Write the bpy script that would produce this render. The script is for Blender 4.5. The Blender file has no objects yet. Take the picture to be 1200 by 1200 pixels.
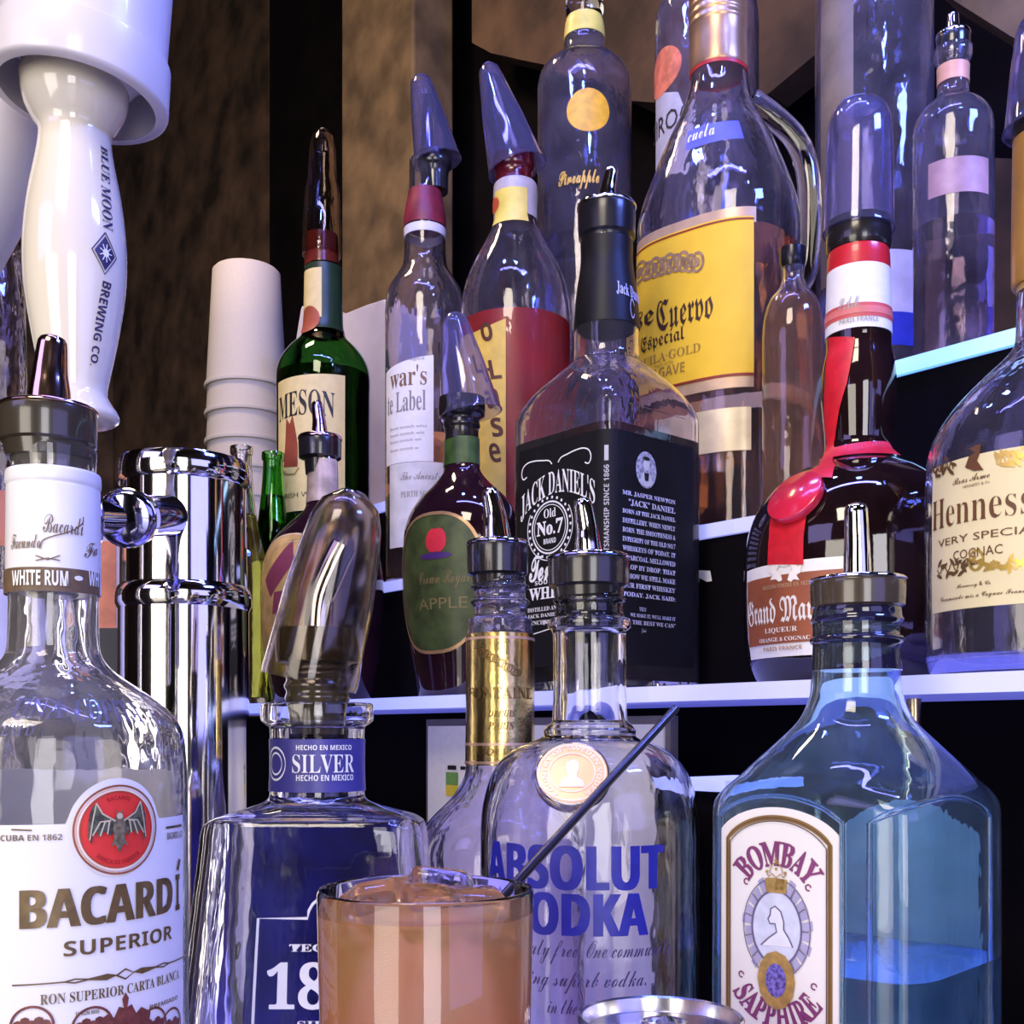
import bpy, bmesh, math, random
from mathutils import Vector, Matrix
from mathutils.geometry import tessellate_polygon
random.seed(7)
SC = bpy.context.scene
COL = SC.collection
F, HZ, CZ = 1300.0, 860.0, 0.215        # focal length in px, horizon row, eye height above the counter

# ------------------------------------------------------------ camera
cam = bpy.data.cameras.new('camera')
cam.sensor_width = 36; cam.lens = 36*F/1200; cam.shift_y = (HZ-600)/1200; cam.clip_start = 0.01
camo = bpy.data.objects.new('camera', cam); COL.objects.link(camo)
camo.location = (0, 0, CZ); camo.rotation_euler = (math.pi/2, 0, 0)
SC.camera = camo
# ------------------------------------------------------------ world, exposure
SC.view_settings.view_transform = 'Standard'; SC.view_settings.look = 'None'
SC.view_settings.gamma = 1; SC.view_settings.use_curve_mapping = False
SC.view_settings.exposure = -0.2
w = bpy.data.worlds.new('world'); SC.world = w; w.use_nodes = True
w.node_tree.nodes['Background'].inputs[0].default_value = (0.26, 0.18, 0.34, 1)
w.node_tree.nodes['Background'].inputs[1].default_value = 0.25
SC.cycles.max_bounces = 16; SC.cycles.transmission_bounces = 16; SC.cycles.glossy_bounces = 6
SC.cycles.transparent_max_bounces = 12; SC.cycles.diffuse_bounces = 3
SC.cycles.sample_clamp_indirect = 6; SC.cycles.blur_glossy = 0.5
# ------------------------------------------------------------ the bar's lamps and added violet fills
def area(name, loc, target, sx, sy, power, color):
    l = bpy.data.lights.new(name, 'AREA'); l.shape = 'RECTANGLE'; l.size = sx; l.size_y = sy
    l.energy = power; l.color = color
    o = bpy.data.objects.new(name, l); COL.objects.link(o); o.location = loc
    d = Vector(target)-Vector(loc)
    o.rotation_euler = d.to_track_quat('-Z', 'Y').to_euler()
    return o
area('ceiling_lamp', (-0.35, -0.35, CZ+1.0), (0, .55, CZ), .45, .35, 9.5, (1.0, .87, .70))
area('doorway_light', (-1.10, -1.10, CZ+.10), (0, .5, CZ), .85, 1.3, 24, (1.0, .91, .80))
area('window_light', (.35, -1.60, CZ+.25), (0, .5, CZ), .60, 1.2, 20, (.98, .95, 1.0))
area('violet_fill_right', (.95, -.55, CZ+.30), (.0, .6, CZ), .9, .6, 5, (.34, .34, 1.0))  # added fill, unseen: soft violet reflections in the glass
area('violet_fill_left', (-.85, -.10, CZ+.62), (-.1, .7, CZ), .55, .30, 2.0, (.50, .42, 1.0))  # second added fill, unseen, violet from the left
area('blue_neon', (.72, .18, CZ+.85), (.12, .75, CZ+.15), .30, .10, 12, (.14, .22, 1.0))
area('violet_neon', (-.05, .38, CZ+1.05), (.05, .85, CZ+.2), .8, .04, 7, (.22, .22, 1.0))
for i, (x, y) in enumerate(((-.16, .72), (.02, .66), (.16, .50), (.30, .34))):
    area('puck_light', (x, y, CZ+.80), (x+.02, y+.25, CZ+.1), .035, .035, .9, (.16, .26, 1.0))
area('wall_lamp', (-.50, 1.10, CZ+1.2), (-.7, 1.9, CZ+.2), .2, .2, 9, (1.0, .72, .45))

# ------------------------------------------------------------ shelf line and projections
def pt(px, py, d): return Vector(((px-600)/F*d, d, CZ+(HZ-py)/F*d))
def proj(P): return (600+F*P[0]/P[1], HZ-F*(P[2]-CZ)/P[1])
def _ld(px): return 1/(.681+.001264*px)
A0 = Vector(((300-600)/F*_ld(300), _ld(300))); B0 = Vector(((1200-600)/F*_ld(1200), _ld(1200)))
T = (B0-A0).normalized(); N = Vector((-T.y, T.x))
def ld(px, off):                         # depth at which the ray of a column meets the shelf line set back by off
    P = A0+N*off; k = (px-600)/F
    s = (k*P.y-P.x)/(T.x-k*T.y)
    return P.y+s*T.y
def ls(px, off):
    P = A0+N*off; k = (px-600)/F
    return (k*P.y-P.x)/(T.x-k*T.y)
def tn(s, off, z): p = A0+T*s+N*off; return Vector((p.x, p.y, z))
Z1, Z2, Z3 = CZ+.026, CZ+.137, CZ+.250    # tops of the three tiers
FACE = math.atan2(-N.y, -N.x)             # the way the shelf faces
ROTN = FACE+math.pi/2                     # rotation that turns a front (-y) label to the shelf's facing

# ------------------------------------------------------------ materials
MATS = {}
def nodes(name):
    m = bpy.data.materials.new(name); m.use_nodes = True
    return m, m.node_tree, m.node_tree.nodes['Principled BSDF']
def noise_col(nt, b, c0, c1, scale, lo=.35, hi=.65, detail=6, stretch=None):
    tc = nt.nodes.new('ShaderNodeTexCoord'); n = nt.nodes.new('ShaderNodeTexNoise'); r = nt.nodes.new('ShaderNodeValToRGB')
    n.inputs['Scale'].default_value = scale; n.inputs['Detail'].default_value = detail
    src = tc.outputs['Object']
    if stretch:
        mp = nt.nodes.new('ShaderNodeMapping'); mp.inputs['Scale'].default_value = stretch
        nt.links.new(src, mp.inputs[0]); src = mp.outputs[0]
    nt.links.new(src, n.inputs['Vector']); nt.links.new(n.outputs['Fac'], r.inputs[0])
    r.color_ramp.elements[0].position = lo; r.color_ramp.elements[1].position = hi
    r.color_ramp.elements[0].color = (*c0, 1); r.color_ramp.elements[1].color = (*c1, 1)
    nt.links.new(r.outputs[0], b.inputs['Base Color'])
    return n
def bump(nt, b, scale, strength, dist=.001, src=None, stretch=None):
    tc = nt.nodes.new('ShaderNodeTexCoord'); n = nt.nodes.new('ShaderNodeTexNoise'); bp = nt.nodes.new('ShaderNodeBump')
    n.inputs['Scale'].default_value = scale; n.inputs['Detail'].default_value = 3
    v = tc.outputs['Object']
    if stretch:
        mp = nt.nodes.new('ShaderNodeMapping'); mp.inputs['Scale'].default_value = stretch
        nt.links.new(v, mp.inputs[0]); v = mp.outputs[0]
    nt.links.new(v, n.inputs['Vector'])
    bp.inputs['Strength'].default_value = strength; bp.inputs['Distance'].default_value = dist
    nt.links.new(n.outputs['Fac'], bp.inputs['Height']); nt.links.new(bp.outputs[0], b.inputs['Normal'])
def solid(name, c, rough=.5, metal=0, coat=0, var=.12, scale=60, bmp=0, spec=.5):
    if name in MATS: return MATS[name]
    m, nt, b = nodes(name)
    noise_col(nt, b, tuple(max(0, x*(1-var)) for x in c), tuple(min(1, x*(1+var)) for x in c), scale)
    b.inputs['Roughness'].default_value = rough; b.inputs['Metallic'].default_value = metal
    b.inputs['Coat Weight'].default_value = coat; b.inputs['Specular IOR Level'].default_value = spec
    if bmp: bump(nt, b, scale*2, bmp)
    MATS[name] = m; return m
def glass(name, c=(1, 1, 1), rough=.0, ior=1.46, bmp=.30, scale=48, stretch=(1, 1, .4), trans=1.0, haze=0):
    if name in MATS: return MATS[name]
    m, nt, b = nodes(name)
    b.inputs['Base Color'].default_value = (*c, 1); b.inputs['Roughness'].default_value = rough
    b.inputs['IOR'].default_value = ior; b.inputs['Transmission Weight'].default_value = trans
    if bmp: bump(nt, b, scale, bmp, .002, stretch=stretch)
    if haze:                                  # mottled milky film, stands in for the haze of light in the glass
        tc = nt.nodes.new('ShaderNodeTexCoord'); n = nt.nodes.new('ShaderNodeTexNoise'); r = nt.nodes.new('ShaderNodeMapRange')
        n.inputs['Scale'].default_value = 22; n.inputs['Detail'].default_value = 8; n.inputs['Roughness'].default_value = .7
        nt.links.new(tc.outputs['Object'], n.inputs['Vector']); nt.links.new(n.outputs['Fac'], r.inputs[0])
        r.inputs[1].default_value = .35; r.inputs[2].default_value = .68; r.inputs[3].default_value = 1.0-haze*.3; r.inputs[4].default_value = 1.0-haze*1.7
        nt.links.new(r.outputs[0], b.inputs['Transmission Weight'])
    MATS[name] = m; return m
def emit(name, c, s):
    if name in MATS: return MATS[name]
    m, nt, b = nodes(name)
    b.inputs['Base Color'].default_value = (.5, .5, .55, 1)
    b.inputs['Emission Color'].default_value = (*c, 1); b.inputs['Emission Strength'].default_value = s
    MATS[name] = m; return m
clear = glass('clear_glass', (.97, .97, 1.0))
hazy = glass('hazy_glass', (.86, .82, .98), rough=.03, bmp=.6, haze=.034)  # lavender light haze put into the glass of the upper bottles
hazy2 = glass('faint_haze_glass', (.92, .88, .98), rough=.02, bmp=.45, haze=.018)  # same painted light haze, weaker
cleart = glass('clear_glass_thin', (.95, .95, 1.0), bmp=.05)
plastic = glass('clear_plastic', (.66, .64, .98), rough=.05, ior=1.50, bmp=.35, scale=34, trans=.95)
blueglass = glass('blue_glass', (.68, .87, 1.0), bmp=.14, haze=.03)
chrome = solid('chrome', (.80, .78, .78), .07, 1, var=.02)
chromeb = solid('chrome_dark', (.42, .38, .36), .16, 1, var=.03)
copper = solid('copper_chrome', (.80, .52, .42), .12, 1, var=.04)
rubber = solid('black_rubber', (.016, .014, .016), .22, 0, .4)
black = solid('black_plastic', (.012, .011, .014), .25)
paperw = solid('white_paper', (.86, .84, .80), .55, var=.03, scale=200)
gold = solid('gold_foil', (.80, .60, .22), .22, 1, var=.12, scale=90, bmp=.25)
ink_k = solid('black_ink', (.015, .013, .018), .5, var=.1)
ink_w = solid('white_ink', (.85, .85, .86), .5, var=.02)
ink_br = solid('brown_ink', (.15, .095, .055), .5, var=.15, scale=300)
ink_gold = solid('gold_ink', (.52, .33, .10), .4, .3, var=.2, scale=300)

# ------------------------------------------------------------ objects
def thing(name, loc, label, cat, group=None):
    o = bpy.data.objects.new(name, None); COL.objects.link(o); o.empty_display_size = .02
    o.location = loc; o['label'] = label; o['category'] = cat
    if group: o['group'] = group
    return o
def mesh_obj(name, verts, faces, mat, parent=None, smooth=True, label=None, kind=None):
    base = Vector((0, 0, 0)); q = parent
    while q: base = base+q.location; q = q.parent
    me = bpy.data.meshes.new(name)
    me.from_pydata([tuple(Vector(v)-base) for v in verts], [], faces)
    me.materials.append(mat)
    if smooth: me.polygons.foreach_set('use_smooth', [True]*len(me.polygons))
    if smooth: me.set_sharp_from_angle(angle=.75)
    me.update()
    o = bpy.data.objects.new(name, me); COL.objects.link(o)
    if parent: o.parent = parent
    if label: o['label'] = label
    if kind: o['kind'] = kind
    return o
def tag(o, label, cat, group=None, kind=None):
    o['label'] = label; o['category'] = cat
    if group: o['group'] = group
    if kind: o['kind'] = kind
    return o
def copy_tree(o, parent=None):
    c = o.copy(); COL.objects.link(c); c.parent = parent
    for ch in list(o.children): copy_tree(ch, c)
    return c

def rings(rs, cap0=True, cap1=True):
    n = len(rs[0]); V = [p for r in rs for p in r]; Fc = []
    for i in range(len(rs)-1):
        for j in range(n):
            k = (j+1) % n
            Fc.append((i*n+j, i*n+k, (i+1)*n+k, (i+1)*n+j))
    if cap0: Fc.append(tuple(range(n-1, -1, -1)))
    if cap1: Fc.append(tuple((len(rs)-1)*n+j for j in range(n)))
    return V, Fc
def densify(pr, k=4):                    # smooth profile; repeated points stay as corners
    out = []; seg = [pr[0]]
    segs = []
    for p in pr[1:]:
        if p == seg[-1]: segs.append(seg); seg = [p]
        else: seg.append(p)
    segs.append(seg)
    for sg in segs:
        if len(sg) < 2: out += sg; continue
        for i in range(len(sg)-1):
            p0 = sg[max(i-1, 0)]; p1 = sg[i]; p2 = sg[i+1]; p3 = sg[min(i+2, len(sg)-1)]
            for q in range(k):
                t = q/k
                r = [p1[0]+(p2[0]-p1[0])*t]
                for c in range(1, len(p1)):
                    # tension-limited Catmull-Rom
                    m1 = (p2[c]-p0[c])/max(1e-9, abs(p2[0]-p0[0]))*abs(p2[0]-p1[0]); m2 = (p3[c]-p1[c])/max(1e-9, abs(p3[0]-p1[0]))*abs(p2[0]-p1[0])
                    h = (2*t**3-3*t*t+1)*p1[c]+(t**3-2*t*t+t)*m1+(-2*t**3+3*t*t)*p2[c]+(t**3-t*t)*m2
                    r.append(h)
                out.append(tuple(r))
        out.append(sg[-1])
    return out
def sect(a, b, e, rot, n=56, tc=None):
    res = []
    for j in range(n):
        t = 2*math.pi*j/n
        c, s = math.cos(t), math.sin(t)
        x = a*math.copysign(abs(c)**(2/e), c); y = b*math.copysign(abs(s)**(2/e), s)
        res.append((x*math.cos(rot)-y*math.sin(rot), x*math.sin(rot)+y*math.cos(rot)))
    return res

class Loft:
    """A bottle-like form: levels of (row, half width in px, squareness) read at the axis depth."""
    def __init__(s, cx, d, prof, zb, rot=0, ratio=1.0, n=56, k=4):
        s.cx, s.d, s.zb, s.rot, s.ratio, s.n = cx, d, zb, rot, ratio, n
        s.x = (cx-600)/F*d; s.y = d
        P = []
        for p in prof:
            z = zb if p[0] is None else CZ+(HZ-p[0])/F*d
            P.append((z, p[1]/F*d, p[2] if len(p) > 2 else 2.0, p[3] if len(p) > 3 else (1.0 if (len(p) < 3 or p[2] <= 2) and ratio != 1 and False else ratio)))
        s.lv = densify(P, k)
        s.base = Vector((s.x, s.y, zb))
    def at(s, z):
        L = s.lv
        if z >= L[0][0]: return L[0][1:]
        for i in range(len(L)-1):
            if L[i][0] >= z >= L[i+1][0] and L[i][0] > L[i+1][0]:
                t = (L[i][0]-z)/(L[i][0]-L[i+1][0])
                return tuple(L[i][c]*(1-t)+L[i+1][c]*t for c in (1, 2, 3))
        return L[-1][1:]
    def ring(s, z, a, e, ra, grow=0):
        return [(s.x+x, s.y+y, z) for x, y in sect(max(a+grow, .0008), max(a*ra+grow, .0008), e, s.rot, s.n)]
    def solid(s, z0=None, z1=None, grow=0):
        zs = [l for l in s.lv if (z0 is None or l[0] > z0+1e-5) and (z1 is None or l[0] < z1-1e-5)]
        R = []
        if z1 is not None: a = s.at(z1); R.append(s.ring(z1, *a, grow))
        for l in zs: R.append(s.ring(l[0], *l[1:], grow))
        if z0 is not None: a = s.at(z0); R.append(s.ring(z0, *a, grow))
        R.reverse()
        return rings(R)
    def hollow(s, wall=.0022, floor=.007):
        R = [s.ring(l[0], *l[1:]) for l in reversed(s.lv)]
        # chamfer the foot a little
        l = s.lv[-1]; R.insert(0, s.ring(l[0], *l[1:], -.003)); R[1] = s.ring(l[0]+.0015, *l[1:])
        for l in s.lv:
            if l[0] > s.zb+floor: R.append(s.ring(l[0], *l[1:], -wall))
        R.append(s.ring(s.zb+floor, *s.at(s.zb+floor), -wall-.001))
        return rings(R)
    def liquid(s, zt, wall=.0022, floor=.007):
        return s.solid(s.zb+floor-.0004, zt, -wall+.0004)
    # ---- surface coordinates: u along the section, v = height
    def arc(s, a, e, ra):
        tc = -math.pi/2-s.rot
        key = (round(e, 3), round(ra, 3))
        if not hasattr(s, '_t'): s._t = {}
        if key not in s._t:
            M = 720; pts = []; L = [0]
            for j in range(M+1):
                t = tc-math.pi+2*math.pi*j/M
                c, q = math.cos(t), math.sin(t)
                x = math.copysign(abs(c)**(2/e), c); y = ra*math.copysign(abs(q)**(2/e), q)
                pts.append((x*math.cos(s.rot)-y*math.sin(s.rot), x*math.sin(s.rot)+y*math.cos(s.rot)))
                if j: L.append(L[-1]+math.dist(pts[-1], pts[-2]))
            s._t[key] = (pts, L)
        return s._t[key]
    def P(s, u, v, off=0):
        a, e, ra = s.at(v); pts, L = s.arc(a, e, ra)
        w = L[-1]/2+u/s.a0
        import bisect
        w = min(max(w, 0), L[-1]-1e-6); j = max(1, bisect.bisect_left(L, w)); t = (w-L[j-1])/max(1e-9, L[j]-L[j-1])
        x = pts[j-1][0]*(1-t)+pts[j][0]*t; y = pts[j-1][1]*(1-t)+pts[j][1]*t
        j0, j1 = max(0, j-3), min(len(pts)-1, j+2)
        tx, ty = pts[j1][0]-pts[j0][0], pts[j1][1]-pts[j0][1]; q = math.hypot(tx, ty) or 1
        return Vector((s.x+x*a+ty/q*off, s.y+y*a-tx/q*off, v))
    def setref(s, py): s.a0 = s.at(CZ+(HZ-py)/F*s.d)[0]; return s
    def inv(s, X, Y):
        z = CZ+(HZ-Y)/F*s.d*.93
        for _ in range(4):
            a, e, ra = s.at(z); pts, L = s.arc(a, e, ra)
            best = None
            for j in range(3, len(pts)-3):
                x, y = s.x+pts[j][0]*a, s.y+pts[j][1]*a
                tx, ty = pts[j+1][0]-pts[j-1][0], pts[j+1][1]-pts[j-1][1]
                if ty*x-tx*y > 0: continue           # turned away from the camera
                e_ = abs(600+F*x/y-X)
                if best is None or e_ < best[0]: best = (e_, j, y)
            _, j, y = best
            z = CZ+(HZ-Y)/F*y
        return ((L[j]-L[-1]/2)*s.a0, z)

class Plane:
    def __init__(s, o, tdir, up, off=0):
        s.o = Vector(o); s.t = Vector(tdir).normalized(); s.up = Vector(up).normalized(); s.n = s.t.cross(s.up).normalized()
    def P(s, u, v, off=0): return s.o+s.t*u+s.up*v+s.n*off
    def inv(s, X, Y):
        r = Vector(((X-600)/F, 1, (HZ-Y)/F)); c = Vector((0, 0, CZ))
        k = (s.o-c).dot(s.n)/r.dot(s.n); q = c+r*k-s.o
        return (q.dot(s.t), q.dot(s.up))

_tc = {}
BASES = {'sb': (0x1D5D4, 0x1D5EE, 0x1D7EC), 'serif': (0x1D400, 0x1D41A, 0x1D7CE), 'frak': (0x1D56C, 0x1D586, 0x1D7CE), 'script': (0x1D4D0, 0x1D4EA, None), 'ital': (0x1D468, 0x1D482, 0x1D7CE)}
def text2d(s, style, off=0, res=2):
    k = (s, style, off)
    if k in _tc: return _tc[k]
    t = s
    if style in BASES:
        A, a, d = BASES[style]
        t = ''.join(chr(A+ord(c)-65) if 'A' <= c <= 'Z' else chr(a+ord(c)-97) if 'a' <= c <= 'z' else chr(d+ord(c)-48) if d and '0' <= c <= '9' else c for c in s)
    c = bpy.data.curves.new('t', 'FONT'); c.body = t; c.resolution_u = res; c.offset = off
    o = bpy.data.objects.new('t', c); me = bpy.data.meshes.new_from_object(o)
    V = [(v.co.x, v.co.y) for v in me.vertices]; Fc = [tuple(p.vertices) for p in me.polygons]
    bpy.data.objects.remove(o); bpy.data.curves.remove(c); bpy.data.meshes.remove(me)
    x0 = min(v[0] for v in V); x1 = max(v[0] for v in V); y0 = min(v[1] for v in V); y1 = max(v[1] for v in V)
    V = [((x-x0)/(x1-x0), (y-y0)/(y1-y0)) for x, y in V]
    _tc[k] = (V, Fc); return _tc[k]

class Ink:
    """flat print gathered in label coordinates, laid on a surface"""
    def __init__(s, surf): s.S = surf; s.V = []; s.F = []
    def add(s, V, Fc):
        b = len(s.V); s.V += V; s.F += [tuple(i+b for i in f) for f in Fc]
    def box(s, X0, Y0, X1, Y1):
        xm, ym = (X0+X1)/2, (Y0+Y1)/2
        u0 = s.S.inv(X0, ym)[0]; u1 = s.S.inv(X1, ym)[0]
        v0 = s.S.inv(xm, Y0)[1]; v1 = s.S.inv(xm, Y1)[1]
        return u0, v1, u1, v0            # left, bottom, right, top
    def text(s, t, X0, Ytop, X1, Ybot, style='plain', off=0, shear=0, arch=0, slope=0, rot90=False):
        u0, v0, u1, v1 = s.box(X0, Ytop, X1, Ybot)
        s.textuv(t, u0, v0, u1, v1, style, off, shear, arch, slope, rot90)
    def textuv(s, t, u0, v0, u1, v1, style='plain', off=0, shear=0, arch=0, slope=0, rot90=False):
        V, Fc = text2d(t, style, off)
        W, H = u1-u0, v1-v0
        out = []
        for x, y in V:
            if rot90: out.append((u0+(1-y)*W, v0+x*H)); continue
            dx = x-.5
            out.append((u0+x*W+shear*y*H, v0+y*H-arch*H*4*dx*dx+slope*dx*H))
        s.add(out, Fc)
    def fat(s, t, u0, v0, u1, v1, style, f):        # a heavier cut of a face: the same letters overprinted with a slight shift
        for k in (-1, 0, 1): s.textuv(t, u0+k*f, v0, u1+k*f, v1, style)
    def ring_text(s, t, cu, cv, R, h, a0, a1, style='sb', inside=False, sq=1.0):   # letters on a circle, angles in degrees clockwise from the top
        V, Fc = text2d(t, style)
        out = []
        for x, y in V:
            a = math.radians(a0+(a1-a0)*x); r = R+y*h if not inside else R+(1-y)*h
            out.append((cu+r*math.sin(a)*sq, cv+r*math.cos(a)))
        if inside: Fc = [tuple(reversed(f)) for f in Fc]
        s.add(out, Fc)
    def poly(s, P):
        tr = tessellate_polygon([[Vector((x, y, 0)) for x, y in P]])
        s.add(list(P), [tuple(t) for t in tr])
    def disc(s, cu, cv, ru, rv=None, n=28):
        rv = rv or ru
        s.add([(cu+ru*math.cos(2*math.pi*i/n), cv+rv*math.sin(2*math.pi*i/n)) for i in range(n)], [tuple(range(n))])
    def ring(s, cu, cv, ru, rv, w, n=36, a0=0, a1=360):
        P = [(cu+ru*math.cos(math.radians(a0+(a1-a0)*i/n)), cv+rv*math.sin(math.radians(a0+(a1-a0)*i/n))) for i in range(n+1)]
        s.stroke(P, w)
    def stroke(s, P, w, taper=False):
        n = len(P); L = []
        for i, (x, y) in enumerate(P):
            a = P[max(0, i-1)]; b = P[min(n-1, i+1)]; tx, ty = b[0]-a[0], b[1]-a[1]; q = math.hypot(tx, ty) or 1
            ww = w/2*(math.sin(math.pi*(i+.3)/(n-.4)) if taper else 1)
            L += [(x-ty/q*ww, y+tx/q*ww), (x+ty/q*ww, y-tx/q*ww)]
        s.add(L, [(2*i, 2*i+1, 2*i+3, 2*i+2) for i in range(n-1)])
    def px(s, P): return [s.S.inv(x, y) for x, y in P]
    def done(s, name, mat, parent, off=.0005, label=None, maxlen=.0045):
        bm = bmesh.new(); vs = [bm.verts.new((u, v, 0)) for u, v in s.V]
        for f in s.F:
            try: bm.faces.new([vs[i] for i in f])
            except ValueError: pass
        bmesh.ops.triangulate(bm, faces=bm.faces[:])
        for _ in range(5):
            le = [e for e in bm.edges if e.calc_length() > maxlen]
            if not le: break
            bmesh.ops.subdivide_edges(bm, edges=le, cuts=1)
            bmesh.ops.triangulate(bm, faces=[f for f in bm.faces if len(f.verts) > 3])
        bm.verts.index_update()
        V = [s.S.P(v.co.x, v.co.y, off) for v in bm.verts]; Fc = [tuple(v.index for v in f.verts) for f in bm.faces]; bm.free()
        return mesh_obj(name, V, Fc, mat, parent, smooth=False, label=label)

def label_patch(S, X0, Ytop, X1, Ybot, mat, parent, name='paper_label', off=.00025, top=None, bot=None, nu=28, nv=4, label=None, uv=None):
    k = Ink(S); u0, v0, u1, v1 = uv or k.box(X0, Ytop, X1, Ybot)
    V = []
    for i in range(nu+1):
        x = i/nu; vt = v1-(top(x) if top else 0)*(v1-v0); vb = v0+(bot(x) if bot else 0)*(v1-v0)
        for j in range(nv+1): V.append(S.P(u0+(u1-u0)*x, vb+(vt-vb)*j/nv, off))
    Fc = [(i*(nv+1)+j, (i+1)*(nv+1)+j, (i+1)*(nv+1)+j+1, i*(nv+1)+j+1) for i in range(nu) for j in range(nv)]
    return mesh_obj(name, V, Fc, mat, parent, label=label)
def sleeve(L, y0, y1, mat, parent, name='neck_label', off=.0004, label=None):    # band round a neck, rows y0 (top) to y1
    z1 = CZ+(HZ-y0)/F*L.d; z0 = CZ+(HZ-y1)/F*L.d
    R = [L.ring(z0, *L.at(z0), off)]
    for l in reversed(L.lv):
        if z0 < l[0] < z1: R.append(L.ring(l[0], *l[1:], off))
    R.append(L.ring(z1, *L.at(z1), off)); R.append(L.ring(z1, *L.at(z1), off-.0009)); R.insert(0, L.ring(z0, *L.at(z0), off-.0009))
    V, Fc = rings(R, False, False)
    return mesh_obj(name, V, Fc, mat, parent, label=label)
def lathe(cx, d, prof, mat, parent, name, n=40, label=None, k=3, caps=True, lean=0):
    P = densify([(CZ+(HZ-p[0])/F*d, p[1]/F*d) for p in prof], k)
    x = (cx-600)/F*d; z0 = P[-1][0]
    R = [[(x+max(r, .0003)*math.cos(2*math.pi*j/n)+lean*(z-z0), d+max(r, .0003)*math.sin(2*math.pi*j/n), z) for j in range(n)] for z, r in reversed(P)]
    V, Fc = rings(R, caps, caps)
    return mesh_obj(name, V, Fc, mat, parent, label=label)
def axis_loft(P0, P1, prof, mat, parent, name, n=36, hollow=0, label=None, e=2.0):   # prof: (fraction, radius)
    P0, P1 = Vector(P0), Vector(P1); ax = (P1-P0).normalized(); up = Vector((0, 1, 0)) if abs(ax.y) < .9 else Vector((1, 0, 0))
    a = ax.cross(up).normalized(); b = ax.cross(a).normalized(); L = (P1-P0).length
    def rg(f, r): return [tuple(P0+ax*(f*L)+a*x+b*y) for x, y in sect(max(r, .0003), max(r, .0003), e, 0, n)]
    R = [rg(f, r) for f, r in prof]
    if hollow:
        R += [rg(min(f, prof[-1][0]-hollow/L), max(r-hollow, .0003)) for f, r in reversed(prof)]
        R.append(R[0]); V, Fc = rings(R, False, False)
        m = len(R)-1
        V = V[:m*n]; Fc = [tuple(i % (m*n) for i in f) for f in Fc]
    else: V, Fc = rings(R)
    return mesh_obj(name, V, Fc, mat, parent, label=label)
def tube(pts, r, mat, parent, name, n=10, label=None, closed=False, rr=None):
    pts = [Vector(p) for p in pts]; R = []; prev = None
    for i, p in enumerate(pts):
        t = (pts[min(i+1, len(pts)-1)]-pts[max(i-1, 0)]).normalized()
        a = t.cross(Vector((0, 0, 1)) if abs(t.z) < .95 else Vector((0, 1, 0))).normalized() if prev is None else (prev-t*prev.dot(t)).normalized()
        prev = a; b = t.cross(a); q = rr[i] if rr else r
        R.append([tuple(p+a*math.cos(2*math.pi*j/n)*q+b*math.sin(2*math.pi*j/n)*q) for j in range(n)])
    V, Fc = rings(R); return mesh_obj(name, V, Fc, mat, parent, label=label)
def curve_pts(P, k=6):
    out = []
    for i in range(len(P)-1):
        p0 = Vector(P[max(i-1, 0)]); p1 = Vector(P[i]); p2 = Vector(P[i+1]); p3 = Vector(P[min(i+2, len(P)-1)])
        for q in range(k):
            t = q/k; out.append(.5*((2*p1)+(p2-p0)*t+(2*p0-5*p1+4*p2-p3)*t*t+(3*p1-p0-3*p2+p3)*t**3))
    out.append(Vector(P[-1])); return out
def boxm(name, pts8, mat, parent=None, label=None):   # 4 bottom points, 4 top points
    return mesh_obj(name, pts8, [(3, 2, 1, 0), (4, 5, 6, 7), (0, 1, 5, 4), (1, 2, 6, 5), (2, 3, 7, 6), (3, 0, 4, 7)], mat, parent, smooth=False, label=label)
def slab(name, s0, s1, o0, o1, z0, z1, mat, parent=None, label=None):
    return boxm(name, [tn(s0, o0, z0), tn(s1, o0, z0), tn(s1, o1, z0), tn(s0, o1, z0), tn(s0, o0, z1), tn(s1, o0, z1), tn(s1, o1, z1), tn(s0, o1, z1)], mat, parent, label)
def bevel(o, w, seg=2):
    m = o.modifiers.new('bevel', 'BEVEL'); m.width = w; m.segments = seg; m.limit_method = 'ANGLE'; return o

def pourer(th, cx, d, yf, hf, yc, hc, ys=None, tipx=None, hb=14, ht=7, mat=None, collar=None, insert=None):
    """speed pourer: rubber collar, metal flange, bent spout"""
    p = lathe(cx, d, [(yf+1, hf*.97), (yf+1, hf*.97), (yf+4, hf), (yc-3, hf*.985), (yc-3, hf*.985), (yc, hc), (yc, hc), (yc+16, hc*.93)], collar or rubber, th, 'pourer')
    lathe(cx, d, [(yf-3, hf*.60), (yf-3, hf*.9), (yf-1, hf*1.01), (yf+2, hf*1.01), (yf+2, hf*.9)], mat or chrome, p, 'flange')
    if ys is not None:
        tipx = cx if tipx is None else tipx
        a = pt(cx, yf+1, d); b = pt(tipx, ys, d); m = (a+b)/2; m.x = a.x+(b.x-a.x)*.28
        pts = curve_pts([a, a+(m-a)*.6, m, m+(b-m)*.6, b], 4); n = len(pts)
        rr = [(hb+(ht-hb)*(i/(n-1))**.8)/F*d for i in range(n)]; rr[-1] *= .55; rr[-2] *= .9
        tube(pts, 0, mat or chrome, p, 'spout', n=20, rr=rr)
    return p
def cap(th, b, t, d, rb, rt, mid=None, name='pourer_cover', hollow=.0009, mat=None):
    prof = [(0, rb*1.07), (.05, rb), (.35, rb+(rt-rb)*.33), (.45, rb+(rt-rb)*.42), (.88, rt), (.95, rt*.86), (1.0, rt*.45)]
    if mid: prof = mid
    return axis_loft(pt(*b, d), pt(*t, d), [(f, r/F*d) for f, r in prof], mat or plastic, th, name, hollow=hollow)
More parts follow.
